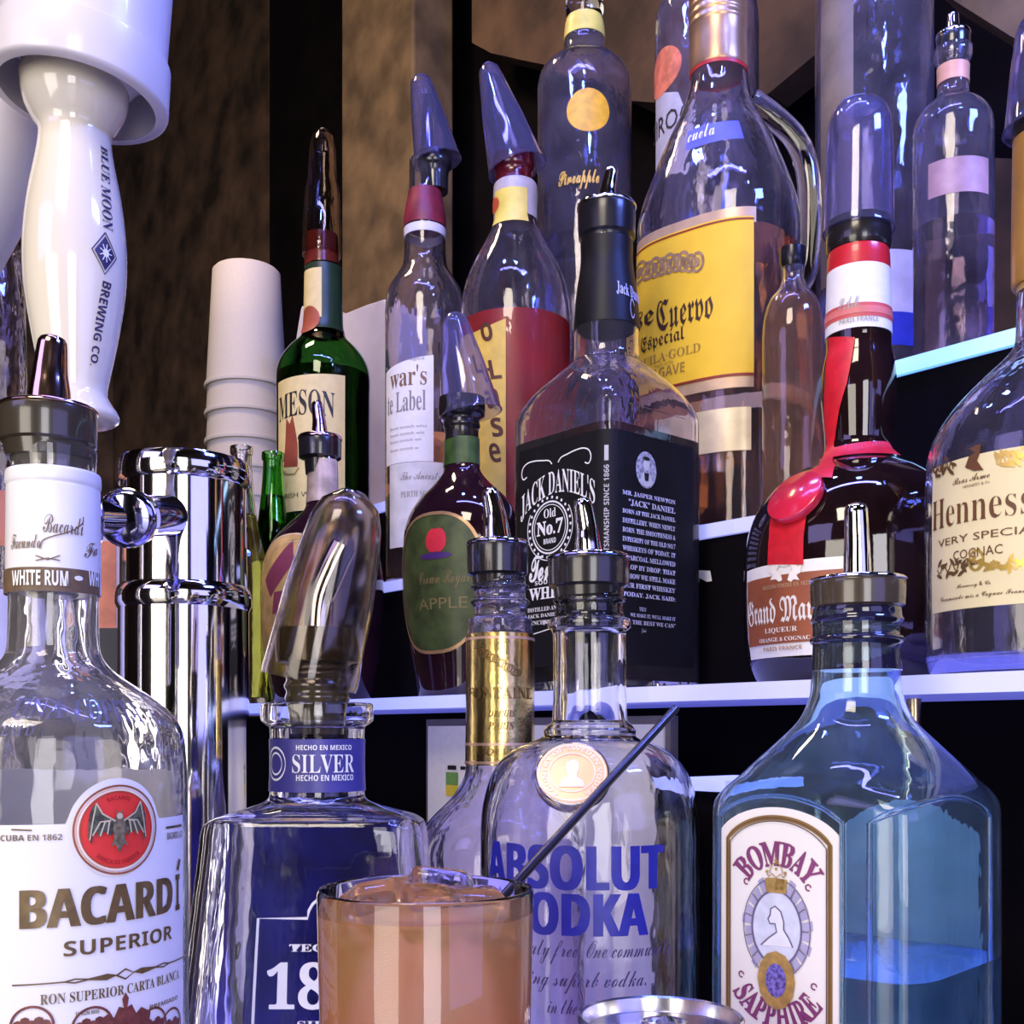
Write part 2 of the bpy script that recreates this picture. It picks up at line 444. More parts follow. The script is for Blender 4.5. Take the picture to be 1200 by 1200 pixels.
def bottle(name, L, label, cat, gmat, liqmat=None, liqy=None, wall=.0022, hollow=True, group=None):
    th = thing(name, L.base, label, cat, group)
    if hollow: V, Fc = L.hollow(wall)
    else: V, Fc = L.solid()
    mesh_obj('glass_body', V, Fc, gmat, th)
    if liqmat:
        zt = CZ+(HZ-liqy)/F*L.d
        V, Fc = L.liquid(zt, wall); mesh_obj('liquid', V, Fc, liqmat, th)
    return th
def zy(py, d): return CZ+(HZ-py)/F*d
# ============================================================ the room and the shelving
wall_m = solid('wall_brown', (.075, .045, .028), .8, var=.75, scale=9, bmp=.3)
dark_m = solid('dark_panel', (.004, .003, .004), .85, var=.4, scale=12, spec=.06)
wood_m = solid('post_wood', (.125, .082, .042), .8, var=.45, scale=14, bmp=.3)
beam_m = solid('beam_wood', (.075, .040, .020), .8, var=.5, scale=12, bmp=.3)
floor_m = solid('floor_tile', (.05, .04, .04), .4, var=.3, scale=8)
counter_m = solid('counter_black', (.014, .012, .015), .18, coat=.4, var=.3, scale=30)
board_m = emit('shelf_acrylic', (.16, .18, 1.0), .55)
edge_v = emit('shelf_edge_violet', (.34, .38, 1.0), .85)
edge_l = emit('shelf_edge_blue', (.22, .28, 1.0), 1.3)
edge_w = emit('shelf_edge_lavender', (.42, .45, 1.0), .8)
edge_c = emit('shelf_edge_cyan', (.16, .62, 1.0), 1.15)

def struct(name, o): o.name = name; o['kind'] = 'structure'; return o
S0, S1, O0, O1 = -2.3, 2.6, -2.6, .78
FZ, TZ = -.95, CZ+2.3
struct('floor', slab('floor', S0, S1, O0, O1, FZ-.05, FZ, floor_m))
struct('ceiling', slab('ceiling', S0, S1, O0, O1, TZ, TZ+.05, wall_m))
struct('wall_back', slab('wall_back', S0, S1, O1, O1+.06, FZ, TZ, wall_m))
struct('wall_front', slab('wall_front', S0, S1, O0-.06, O0, FZ, TZ, wall_m))
struct('wall_left', slab('wall_left', S0-.06, S0, O0, O1, FZ, TZ, wall_m))
struct('wall_right', slab('wall_right', S1, S1+.06, O0, O1, FZ, TZ, wall_m))

# dark alcove panel behind the shelves, with a wooden post and a curved wooden valance over it
o = slab('alcove_panel', ls(316, .70), 2.4, .70, .75, FZ, TZ, dark_m); struct('trim_1', o)
o = slab('wood_post', ls(400, .56), ls(484, .56), .56, .64, FZ, TZ, wood_m); struct('trim_2', bevel(o, .004))
def extr(name, pxs, off, thick, mat, parent=None):
    A = []; Bk = []
    for X, Y in pxs:
        s = ls(X, off); d = ld(X, off); z = zy(Y, d); A.append(tn(s, off, z)); Bk.append(tn(s, off+thick, z))
    n = len(A); Fc = [tuple(t) for t in tessellate_polygon([[Vector((i.dot(Vector((T.x, T.y, 0))), i.z, 0)) for i in A]])]
    Fc2 = [tuple(q+n for q in reversed(t)) for t in Fc]
    sides = [(i, i+n, (i+1) % n+n, (i+1) % n) for i in range(n)]
    return mesh_obj(name, A+Bk, Fc+Fc2+sides, mat, parent, smooth=False)
o = extr('valance', [(553, -120), (553, 50), (575, 62), (610, 70), (660, 80), (700, 98), (740, 118), (790, 122), (850, 128), (900, 110), (960, 60), (1010, -10), (1010, -120)], .60, .04, beam_m); struct('trim_3', o)
o = extr('sloping_beam', [(1030, -120), (1085, -20), (1200, 52), (1330, 130), (1330, -120)], .40, .06, wood_m); struct('trim_4', o)
o = extr('lower_board', [(1163, 185), (1300, 190), (1300, 420), (1163, 420)], .66, .02, beam_m); struct('trim_5', o)

# back counter, continuous under bottles and shelving
ct = boxm('bar_counter', [(-1.6, .05, -.05), (1.2, .05, -.05), (1.2, 2.1, -.05), (-1.6, 2.1, -.05), (-1.6, .05, 0), (1.2, .05, 0), (1.2, 2.1, 0), (-1.6, 2.1, 0)], counter_m)
# keep only what lies in front of the alcove
ct.data.clear_geometry()
cs0, cs1 = -1.6, 1.6
vv = [tn(cs0, -.95, -.05), tn(cs1, -.95, -.05), tn(cs1, .68, -.05), tn(cs0, .68, -.05), tn(cs0, -.95, -.0), tn(cs1, -.95, -.0), tn(cs1, .68, -.0), tn(cs0, .68, -.0)]
ct.data.from_pydata(vv, [], [(3, 2, 1, 0), (4, 5, 6, 7), (0, 1, 5, 4), (1, 2, 6, 5), (2, 3, 7, 6), (3, 0, 4, 7)])
tag(ct, 'long black bar counter that carries the front bottles, glass and shelving', 'counter')
bevel(ct, .004)
cb = thing('counter_base', tn(0, .2, FZ), 'dark boxed base below the black bar counter', 'cabinet')
slab('cabinet_body', cs0+.05, cs1-.05, -.85, .66, FZ, -.0501, dark_m, cb)

SL, SR = -.30, .98
rack = thing('liquor_shelf', tn(0, .06, 0), 'three-tier stepped liquor shelf with glowing blue and violet edges', 'shelf')
def tier(z, off, s0, dep, em, th=.0085, base=0):
    b = slab('shelf_board', s0, SR, off+.004, off+dep, z-th, z, board_m, rack)
    for a, c, m in em:
        slab('lit_edge', a, c, off, off+.004, z-th, z, m, rack)
LS = lambda px, off: ls(px, off)
tier(Z1, 0, LS(236, 0), .118, [(LS(236, 0), LS(560, 0), edge_l), (LS(560, 0), LS(760, 0), edge_v), (LS(760, 0), SR, edge_w)])
tier(Z2, .115, LS(300, .115), .112, [(LS(300, .115), LS(860, .115), edge_v), (LS(860, .115), SR, edge_w)], th=.009)
tier(Z3, .225, -.62, .16, [(-.62, LS(980, .225), edge_v), (LS(980, .225), SR, edge_c)], th=.010)
slab('riser', LS(236, 0)+.01, SR-.004, .110, .1149, 0, Z1-.0085, dark_m, rack)
slab('riser', LS(300, .115)+.01, SR-.004, .119, .124, Z1, Z2-.009, dark_m, rack)
slab('riser', -.60, SR-.004, .230, .235, Z2, Z3-.010, dark_m, rack)
slab('rear_panel', -.60, SR-.004, .375, .384, 0, Z3-.010, dark_m, rack)
slab('end_panel', LS(236, 0)-.012, LS(236, 0), .0, .384, 0, Z1-.010, dark_m, rack)
slab('end_panel', SR, SR+.012, -.0, .384, 0, Z3, dark_m, rack)
# light reflection painted as a white patch, right of the square whiskey bottle
refl = Ink(Plane(tn(0, .1185, Z1), (T.x, T.y, 0), (0, 0, 1)))
refl.poly(refl.px([(811, 668), (833, 669), (835, 681), (829, 682), (818, 676)])); refl.done('painted_glint', paperw, rack, off=.0006, label='small white patch painted as a light reflection')

# placard under the lower shelf
pd = .035
pw = thing('framed_placard', tn(LS(640, pd), pd, 0), 'white placard with a green and yellow chart standing under the lowest shelf', 'sign')
def P_on(X, Y, off): s = ls(X, off); d = ld(X, off); return s, zy(Y, d)
sA, zT = P_on(502, 851, pd); sB, _ = P_on(778, 853, pd); _, zB = P_on(502, 946, pd)
slab('frame', sA-.004, sB+.004, pd+.001, pd+.008, 0, zT+.005, solid('frame_grey', (.16, .14, .15), .4), pw)
slab('sheet', sA, sB, pd-.0005, pd+.001, .02, zT, paperw, pw)
ik = Ink(Plane(tn(0, pd, 0), (T.x, T.y, 0), (0, 0, 1)))
for (x0, y0, x1, y1) in [(524, 905, 538, 920)]: u = ik.box(x0, y0, x1, y1); ik.poly([(u[0], u[1]), (u[2], u[1]), (u[2], u[3]), (u[0], u[3])])
ik.done('chart_green', solid('chart_green', (.16, .34, .08), .5), pw, off=.0012)
ik = Ink(ik.S)
for (x0, y0, x1, y1) in [(524, 920, 538, 933)]: u = ik.box(x0, y0, x1, y1); ik.poly([(u[0], u[1]), (u[2], u[1]), (u[2], u[3]), (u[0], u[3])])
ik.done('chart_yellow', solid('chart_yellow', (.70, .55, .05), .5), pw, off=.0012)
ik = Ink(ik.S)
for (x0, y0, x1, y1) in [(526, 897, 536, 902), (541, 898, 547, 902)]: u = ik.box(x0, y0, x1, y1); ik.poly([(u[0], u[1]), (u[2], u[1]), (u[2], u[3]), (u[0], u[3])])
ik.done('print', ink_k, pw, off=.0012)

# low cooler with a blue-lit front edge, seen between the front bottles; brass rail at the right
cl = thing('bar_caddy', tn(LS(690, -.06), -.04, 0), 'low dark caddy with a blue glowing top edge behind the clear vodka bottle', 'caddy')
_, zc = P_on(825, 914, -.07)
slab('caddy_body', LS(770, -.07), LS(850, -.07), -.066, -.012, 0, zc-.005, dark_m, cl)
slab('lit_rim', LS(770, -.07), LS(850, -.07), -.07, -.012, zc-.005, zc, edge_l, cl)
rl = thing('brass_rail', pt(1178, 1083, .62), 'short brass rail on a post beside the blue gin bottle', 'rail')
rl.location.z = 0
brass = solid('brass', (.62, .45, .24), .25, 1, var=.1)
a = pt(1172, 1083, .62); tube([a, a+Vector((.12, 0, 0))], .0052, brass, rl, 'bar', n=16)
tube([(a.x+.06, a.y, 0), (a.x+.06, a.y, a.z-.004)], .004, brass, rl, 'post', n=12)
rl.location.x = a.x+.06
for ch in rl.children:
    for v in ch.data.vertices: v.co.x -= .06+(a.x-pt(1178, 1083, .62).x)
bk = thing('brass_post', (pt(1071, 840, .64).x, .64, 0), 'thin brass post standing under the lowest shelf behind the gin bottle', 'post')
bk.location = tn(LS(1071, .05), .05, 0)
tube([bk.location, bk.location+Vector((0, 0, Z1-.0087))], .0035, brass, bk, 'rod', n=12)
bk2 = mesh_obj('foot', *rings([[(bk.location.x+r*math.cos(i*math.pi/8), bk.location.y+r*math.sin(i*math.pi/8), z) for i in range(16)] for z, r in ((0, .009), (.003, .009), (.004, .004))]), brass, bk)

# ============================================================ shelf 3 (top tier)
def on(px, off): return ld(px, off)
amber_l = glass('amber_liquid', (.95, .42, .10), ior=1.34, bmp=0)
clear_l = glass('clear_liquid', (.93, .93, 1.0), ior=1.34, bmp=0)
yel_disc = solid('yellow_disc', (.84, .44, .012), .5, var=.15, scale=120)
# foam cups: one copied down the stack
foam = solid('white_foam', (.50, .47, .45), .7, var=.03, scale=400, bmp=.15)
dc = on(289, .30); xc = (289-600)/F*dc
def cup_mesh(th):
    rb, rt, h = 39/F*dc, 46/F*dc, 140/F*dc
    R = []
    for z, r in [(0, rt+.0022), (0, rt+.0022), (.003, rt+.003), (.006, rt+.0022), (.006, rt), (h*.5, (rt+rb)/2), (h-.003, rb), (h, rb-.003), (h, rb-.009), (h-.004, rb-.009)]:
        R.append((z, r))
    inner = [(h-.004, rb-.010), (h-.012, rb-.005), (h*.5, (rt+rb)/2-.0022), (.001, rt-.0022)]
    n = 40; base = th.location
    RR = [[(base.x+r*math.cos(2*math.pi*j/n), base.y+r*math.sin(2*math.pi*j/n), base.z+z) for j in range(n)] for z, r in [(0, rt-.002)]+R]
    V, Fc = rings(RR, False, True)
    return mesh_obj('cup_wall', V, Fc, foam, th)

top_z = zy(318, dc); H = 140/F*dc
zc0 = top_z-H; kk = max(3, round((zc0-Z3)/(33/F*dc))); step = (zc0-Z3)/kk
first = None
words = ['topmost of the inverted white foam cups in the stack', 'white foam cup second from the top of the stack', 'white foam cup third from the top of the stack', 'white foam cup fourth from the top of the stack', 'white foam cup fifth from the top, behind the beer bottles', 'white foam cup sixth from the top, just above the lowest', 'lowest white foam cup of the stack, standing on the tier']
for i in range(kk+1):
    if i == 0:
        first = thing('foam_cup', (xc, dc, zc0), words[0], 'cup', 'foam cups in the inverted stack'); cup_mesh(first); c = first
    else:
        c = copy_tree(first); c.location = (xc, dc, zc0-i*step)
    c['label'] = words[6 if i == kk else min(i, 5)]
# white paper bag pack behind the green bottle
db = on(400, .33)
bgm = solid('white_bag', (.62, .58, .66), .6, var=.05, scale=30, bmp=.25)
bag = thing('paper_bag', tn(LS(400, .31), .31, Z3), 'crumpled white paper bag standing behind the green whiskey bottle', 'bag')
prof = [(343, 612), (340, 470), (346, 395), (352, 358), (376, 352), (400, 368), (430, 356), (452, 349), (457, 362), (456, 470), (460, 612)]
A = []; Bk = []
for X, Y in prof:
    s = ls(X, .28); d = ld(X, .28); z = max(Z3, zy(Y, d)); A.append(tn(s, .28, z)); Bk.append(tn(s+random.uniform(-.003, .003), .34, z-(.012 if z > Z3+.1 else 0)))
n = len(A); Fc = [tuple(t) for t in tessellate_polygon([[Vector((i.dot(Vector((T.x, T.y, 0))), i.z, 0)) for i in A]])]
bo = mesh_obj('bag_body', A+Bk, Fc+[tuple(q+n for q in reversed(t)) for t in Fc]+[(i, i+n, (i+1) % n+n, (i+1) % n) for i in range(n)], bgm, bag, smooth=False)
bevel(bo, .004)

# clear bottle with a yellow disc
L = Loft(685, on(685, .285), [(28, 21), (28, 22), (48, 24), (58, 24), (68, 28), (78, 42), (90, 52), (105, 55), (130, 55), (None, 55)], Z3).setref(150)
b = bottle('vodka_bottle', L, 'clear bottle with a yellow disc and gold script on the top tier', 'bottle', hazy, clear_l, 292)
sleeve(L, 24, 48, solid('yellow_band', (.82, .66, .12), .4), b, 'neck_band')
lathe(685, L.d, [(-22, 14), (-14, 20), (0, 22), (14, 22), (24, 20), (27, 20)], clear, b, 'stopper')
ik = Ink(L); u = ik.box(664, 103, 714, 154); ik.disc((u[0]+u[2])/2, (u[1]+u[3])/2, (u[2]-u[0])/2, (u[3]-u[1])/2); ik.done('disc_emblem', yel_disc, b)
ik = Ink(L); ik.text('Pineapple', 655, 198, 702, 222, 'script', off=.02); ik.done('lettering', solid('yellow_script', (.75, .45, .05), .5), b, off=.0008)
# clear bottle with the peach ball
L = Loft(828, on(828, .285), [(-60, 22), (-40, 24), (-25, 30), (-8, 46), (8, 56), (25, 60), (60, 60), (None, 60)], Z3).setref(100)
b = bottle('vodka_bottle', L, 'clear bottle with a peach-coloured ball behind the yellow-label tequila', 'bottle', hazy)
ik = Ink(L); a0 = ik.px([(769, 112), (769, 200), (800, 205), (812, 150), (795, 108)]); ik.poly(a0); ik.done('frosted_label', solid('frost_label', (.50, .47, .44), .6), b, off=.0004)
ik = Ink(L); u = ik.box(767, 52, 799, 106); ik.disc((u[0]+u[2])/2, (u[1]+u[3])/2, (u[2]-u[0])/2, (u[3]-u[1])/2); ik.done('ball_emblem', solid('peach_red', (.85, .20, .09), .4, var=.3, scale=100), b, off=.0006)
ik = Ink(L); ik.text('CIROC', 762, 128, 812, 151, 'plain'); ik.done('lettering', ink_k, b, off=.0009)
# tall clear cylinder bottle
L = Loft(1024, on(1024, .325), [(-190, 20), (-120, 24), (-80, 40), (-60, 60), (-45, 66), (None, 66)], Z3).setref(300)
b = bottle('vodka_bottle', L, 'tallest clear bottle with a pale label low on its side, right of the tequila', 'bottle', hazy, clear_l, 355)
label_patch(L, 1042, 293, 1088, 366, solid('pale_blue_label', (.58, .58, .86), .5), b)
label_patch(L, 1042, 366, 1088, 405, solid('deep_blue_label', (.03, .05, .55), .4), b)
label_patch(L, 962, -40, 1000, 330, solid('tan_strip', (.17, .13, .10), .5, var=.25, scale=40), b, name='rear_strip_label')
# clear bottle holding pale pink liquor, pourer
L = Loft(1117, on(1117, .28), [(58, 20), (58, 21), (70, 21), (75, 18), (110, 18), (118, 22), (128, 34), (140, 42), (155, 45), (None, 44)], Z3).setref(250)
b = bottle('vodka_bottle', L, 'clear bottle with a pourer and pale pink band, furthest right on the top tier', 'bottle', hazy, glass('pink_liquid', (.98, .78, .80), ior=1.34, bmp=0), 270)
pourer(b, 1112 if 0 else 1117, L.d, 42, 19, 60, 15, 15, 1117, 8, 6)
sleeve(L, 80, 100, solid('peach_band', (.70, .36, .22), .4), b, 'neck_band')
label_patch(L, 1088, 183, 1158, 225, solid('pink_frost', (.42, .25, .27), .4, var=.2, scale=60), b, name='pink_label')

# ============================================================ shelf 2 (middle tier)
greenglass = glass('green_glass', (.14, .36, .13), bmp=.12)
cream = solid('cream_label', (.76, .61, .27), .5, var=.05, scale=120)
# green whiskey bottle
L = Loft(379, on(379, .17), [(313, 20), (313, 21), (360, 22), (385, 23), (398, 28), (410, 40), (425, 50), (440, 54), (470, 54), (None, 54)], Z2).setref(500)
b = bottle('whiskey_bottle', L, 'green glass whiskey bottle with a cream label before the white bag', 'bottle', greenglass, glass('whiskey_in_green', (.16, .14, .03), ior=1.34, bmp=0), 442)
label_patch(L, 326.5, 437, 404, 598, cream, b, top=lambda x: .02*(1-x))
ik = Ink(L); ik.text('JAMESON', 292, 456, 391, 484, 'serif', arch=.30) if 0 else None
u = ik.box(328, 456, 392, 486); wd = u[2]-u[0]; ik.textuv('MESON', u[0], u[1], u[2], u[3], 'serif', arch=.12)
for y in (505, 576): ik.text('TRIPLE DISTILLED' if y == 505 else 'IRISH WHISKEY', 333 if y > 550 else 345, y if y > 550 else 600, 398, y+6 if y > 550 else 604, 'plain')
ik.done('lettering', ink_k, b)
ik = Ink(L); P = ik.px([(333, 548), (349, 547), (349, 520), (346, 500), (343, 486), (340, 497), (336, 490), (335, 515)]); ik.poly(P); ik.done('crest', solid('crest_red', (.28, .06, .03), .5), b)
ik = Ink(L); u = ik.px([(330, 548), (335, 556), (345, 556), (351, 548)]); ik.stroke(u, .002); ik.done('crest_scroll', ink_gold, b)
sleeve(L, 315, 392, solid('foil_dark_green', (.02, .045, .02), .35), b, 'neck_foil')
label_patch(L, 357, 314, 377, 372, cream, b, name='neck_label', off=.0008)
ik = Ink(L); u = ik.box(355, 358, 375, 388); ik.disc((u[0]+u[2])/2, (u[1]+u[3])/2, (u[2]-u[0])/2, (u[3]-u[1])/2); ik.done('neck_seal', solid('seal_red', (.35, .08, .04), .5), b, off=.0011)
lathe(377, L.d, [(277, 18), (277, 19), (311, 20), (314, 20)], solid('red_collar', (.14, .02, .012), .2, coat=.4), b, 'pourer')
cap(b, (377, 300), (378, 152), L.d, 22, 15, mat=glass('smoky_clear', (.82, .74, .70), rough=.04, bmp=.4, scale=50), mid=[(0, 22.5), (.1, 22.5), (.28, 22), (.5, 20), (.62, 16.5), (.86, 15), (.95, 12), (1, 5)])

# white label whisky
L = Loft(498, on(498, .17), [(188, 17), (188, 18), (225, 19), (255, 24), (285, 24), (312, 26), (325, 33), (340, 42), (358, 46), (390, 46.5), (None, 46)], Z2).setref(450)
b = bottle('whisky_bottle', L, 'clear whisky bottle with two white labels and a maroon neck band', 'bottle', hazy2, amber_l, 517)
label_patch(L, 453, 416, 508, 541, paperw, b, top=lambda x: .10*(1-x) if x < 1 else 0)
label_patch(L, 457, 541, 527, 640, solid('white_paper_low', (.70, .68, .66), .5), b, name='lower_label')
ik = Ink(L); ik.text("Dewar's", 436, 420, 500, 447, 'serif', slope=0) if 0 else None
ik.text("war's", 458, 428, 500, 452, 'serif')
ik.done('lettering', solid('tan_ink', (.22, .12, .06), .5), b)
ik = Ink(L); ik.text("te Label", 455, 458, 499, 482, 'serif')
for i, y in enumerate((498, 506, 514, 524)): ik.text('finest scotch whisky'[:18-i], 458, y, 500-i*3, y+3.5, 'plain')
ik.text("aged", 480, 418, 497, 423); ik.text('The Ancestor', 470, 552, 520, 562, 'script'); ik.text('PERTH SCOTLAND', 470, 575, 525, 582, 'serif')
ik.done('fine_print', solid('grey_ink', (.28, .25, .24), .5), b)
sleeve(L, 226, 268, solid('maroon_band', (.20, .015, .03), .45, var=.3), b, 'neck_band')
sleeve(L, 270, 280, solid('white_ring', (.72, .68, .74), .4), b, 'neck_ring')
lathe(509, L.d, [(182, 19), (182, 20), (196, 20), (200, 17), (225, 16)], rubber, b, 'pourer')
cap(b, (513, 190), (492, 90), L.d, 27, 14)
mesh_obj('measuring_spout', *rings([[tuple(pt(498, y, L.d)+Vector((r*math.cos(i*math.pi/12)+.0035, r*math.sin(i*math.pi/12), 0))) for i in range(24)] for y, r in ((187, .008), (140, .0065), (112, .004))]), chrome, b)

# cinnamon whisky, red liquor
L = Loft(604, on(604, .17), [(190, 18), (190, 19), (212, 20), (220, 25), (258, 25), (270, 28), (290, 38), (315, 51), (340, 60), (370, 64), (410, 65), (None, 65)], Z2).setref(450)
b = bottle('whisky_bottle', L, 'clear bottle of bright red liquor with a yellow label', 'bottle', hazy2, solid('red_liquor', (.50, .018, .008), .25, var=.2, scale=20), 384)
ylab = solid('yellow_label', (.80, .52, .08), .5, var=.12, scale=80)
label_patch(L, 540, 376, 593, 600, ylab, b, top=lambda x: .03*math.sin(x*3)+.03*(1-x))
ik = Ink(L)
for i, (ch, X, Y) in enumerate([('o', 572, 388), ('L', 568, 424), ('L', 582, 432), ('a', 580, 466), ('s', 584, 500), ('e', 582, 530)]): ik.text(ch, X-6, Y-11, X+7, Y+12, 'sb', shear=-.2)
ik.done('lettering', solid('burnt_ink', (.10, .03, .01), .5), b, off=.0006)
sleeve(L, 217, 260, solid('clear_band', (.50, .43, .38), .3), b, 'neck_band')
label_patch(L, 581, 219, 617, 258, solid('yellow_neck', (.82, .62, .10), .5), b, name='neck_label', off=.0008)
ik = Ink(L); u = ik.box(576, 232, 586, 250); ik.disc((u[0]+u[2])/2, (u[1]+u[3])/2, (u[2]-u[0])/2, (u[3]-u[1])/2); ik.done('neck_seal', solid('seal_orange', (.65, .10, .03), .5), b, off=.0012)
lathe(602, L.d, [(186, 24), (186, 25), (200, 25), (204, 22), (218, 23)], solid('dark_red_collar', (.10, .006, .012), .2, coat=.5), b, 'pourer')
cap(b, (606, 198), (571, 76), L.d, 33, 14)

# yellow label tequila jug with handle
L = Loft(842, on(842, .185), [(-30, 33), (-30, 33), (88, 33), (92, 33), (115, 37), (135, 44), (160, 57, 2.1), (190, 70, 2.3), (225, 82, 2.6), (250, 88, 2.8), (270, 90, 2.9), (None, 90, 2.9)], Z2, rot=ROTN*.80, ratio=.86, n=72).setref(350)
L.lv = [(z, a, e, ra if z < zy(200, L.d) else 1.0 if z > zy(130, L.d) else ra+(1-ra)*(z-zy(200, L.d))/(zy(130, L.d)-zy(200, L.d))) for z, a, e, ra in L.lv]
b = bottle('tequila_jug', L, 'large handled clear tequila jug with a big yellow label', 'bottle', hazy2, amber_l, 300)
label_patch(L, 741, 254, 886, 272, solid('tan_border', (.62, .42, .26), .35, .3), b, name='label_border')
yel2 = solid('tequila_yellow', (.84, .52, .02), .6, var=.04, scale=60)
label_patch(L, 738, 266, 883, 448, yel2, b, off=.0005)
label_patch(L, 738, 448, 883, 462, solid('tan_border', (.62, .42, .26), .35, .3), b, name='label_border')
label_patch(L, 770, 482, 880, 532, solid('cream_gold', (.80, .66, .38), .3, .2), b, name='lower_label')
ik = Ink(L); ik.text('Jose', 690, 345, 763, 384, 'frak') if 0 else None
ik.text('se', 747, 362, 767, 384, 'frak'); ik.text('Cuervo', 770, 344, 836, 381, 'frak'); ik.text('Especial', 752, 387, 803, 409, 'frak')
ik.done('lettering', solid('dark_brown_ink', (.05, .018, .008), .5), b, off=.0008)
ik = Ink(L); ik.text('TEQUILA·GOLD', 745, 411, 822, 424, 'serif'); ik.text('MADE WITH', 768, 425, 790, 429); ik.text('BLUE AGAVE', 747, 431, 802, 443, 'sb'); ik.done('fine_print', solid('olive_ink', (.36, .20, .03), .5), b, off=.0008)
ik = Ink(L)                                    # the scroll crest along the top of the label
for k in range(9):
    X = 752+k*8.2; Y = 312-abs(k-5)*-1.2-k*1.0; u = ik.box(X-7, Y-11+(k % 2)*3, X+7, Y+11); ik.ring((u[0]+u[2])/2, (u[1]+u[3])/2, (u[2]-u[0])/2, (u[3]-u[1])/2, .0022, 14); ik.disc((u[0]+u[2])/2, (u[1]+u[3])/2, (u[2]-u[0])/3.6, (u[3]-u[1])/3.6, n=8)
ik.done('scroll_crest', solid('crest_brown', (.32, .19, .09), .5, var=.3, scale=300), b, off=.0008)
for y0, y1 in ((268, 270), (446, 449)): label_patch(L, 738, y0, 883, y1, solid('dark_red_line', (.25, .02, .01), .5), b, name='border_line', off=.0009, nv=1)
sleeve(L, 86, 91, solid('red_ring', (.45, .02, .02), .4), b, 'neck_ring')
lathe(852 if 0 else 842, L.d, [(-36, 33), (-36, 34), (0, 34.5), (10, 34), (14, 35), (18, 34), (24, 35), (28, 34), (34, 35), (38, 34), (84, 34.5), (87, 34)], solid('tequila_cap', (.55, .32, .16), .3, .7, var=.1), b, 'screw_cap')
ik = Ink(L); label_patch(L, 806, 144, 870, 166, solid('blue_band', (.10, .10, .42), .4), b, name='neck_label', uv=None)
ik.text('cuela', 808, 147, 838, 162, 'script'); ik.done('neck_lettering', ink_w, b, off=.0008)
dd = L.d
hp = curve_pts([pt(880, 118, dd-.0), pt(905, 136, dd), pt(932, 163, dd), pt(946, 200, dd), pt(949, 260, dd), pt(945, 315, dd), pt(928, 345, dd), pt(912, 352, dd)], 6)
tube(hp, .0085, clear, b, 'handle', n=20)
# amber whiskey bottle beside it
L = Loft(929, on(929, .145), [(312, 12), (312, 13), (328, 13), (338, 17), (352, 27), (372, 33), (400, 35), (None, 35)], Z2).setref(450)
b = bottle('whiskey_bottle', L, 'slim amber whiskey bottle between the tequila jug and the red-ribbon bottle', 'bottle', hazy2, glass('amber_whiskey', (.74, .40, .16), rough=.05, ior=1.34, bmp=.3, trans=.8), 352)
lathe(929, L.d, [(292, 14), (292, 15), (308, 15), (314, 13)], black, b, 'screw_cap')
# ============================================================ shelf 1 (lowest tier)
# two beer bottles at the far left
for (cx, off, y0, gm, lm, ly, lab) in [(283, .026, 524, clear, glass('lime_liquid', (.80, .85, .25), ior=1.34, bmp=0), 604, 'clear longneck bottle of pale yellow beer beside the chrome tower'),
                                       (320, .097, 531, glass('green_beer_glass', (.20, .66, .16), bmp=.08), glass('green_beer', (.35, .55, .06), ior=1.34, bmp=0), 582, 'green longneck beer bottle behind the purple-black whisky bottle')]:
    d = on(cx, off)
    L = Loft(cx, d, [(y0, 12), (y0, 13), (y0+8, 13), (y0+10, 11.5), (y0+50, 14), (y0+90, 19), (y0+125, 27), (y0+150, 30), (None, 30)], Z1).setref(700)
    bottle('beer_bottle', L, lab, 'bottle', gm, lm, ly, wall=.002)
purple_glass = solid('dark_purple_glass', (.020, .006, .012), .06, coat=.6, var=.3, scale=20, bmp=.12)
# oval-label whisky (left)
L = Loft(378, on(378, .055), [(538, 18), (538, 19), (550, 20), (590, 22), (600, 27), (614, 46), (635, 68), (660, 79), (700, 82), (760, 80), (800, 72), (None, 66)], Z1, rot=ROTN, ratio=.80).setref(700)
b = bottle('whisky_bottle', L, 'dark purple-black whisky bottle with a gold oval label behind the tilted plastic cover', 'bottle', purple_glass, hollow=False)
sleeve(L, 541, 590, solid('amber_neck', (.52, .40, .32), .18, coat=.5, var=.3, scale=60), b, 'neck_band')
pourer(b, 375, L.d, 514, 25, 540, 18, 470, 371, 10, 6, mat=solid('purple_chrome', (.55, .38, .52), .12, 1))
def oval(ik, X0, Y0, X1, Y1, grow=0):
    u = ik.box(X0, Y0, X1, Y1); cu, cv, a, c = (u[0]+u[2])/2, (u[1]+u[3])/2, (u[2]-u[0])/2+grow, (u[3]-u[1])/2+grow
    return [(cu+a*math.copysign(abs(math.cos(t))**.75, math.cos(t)), cv+c*math.copysign(abs(math.sin(t))**.75, math.sin(t))) for t in [2*math.pi*i/44 for i in range(44)]]
ik = Ink(L); ik.poly(oval(ik, 303, 625, 392, 788)); ik.done('oval_label', solid('oval_gold', (.62, .40, .14), .45, var=.25, scale=60), b, off=.0004)
ik = Ink(L); P = oval(ik, 303, 625, 392, 788); ik.stroke(P+[P[0]], .0016); P = oval(ik, 309, 634, 386, 779); ik.stroke(P+[P[0]], .0007); ik.done('oval_border', solid('pale_gold', (.75, .55, .32), .4), b, off=.0008)
ik = Ink(L)
for P in ([(312, 680), (345, 632), (345, 660), (318, 700)], [(320, 720), (350, 716), (346, 690), (322, 694)]): ik.poly(ik.px(P))
ik.done('crown_emblem', solid('crown_maroon', (.25, .05, .09), .5), b, off=.0008)
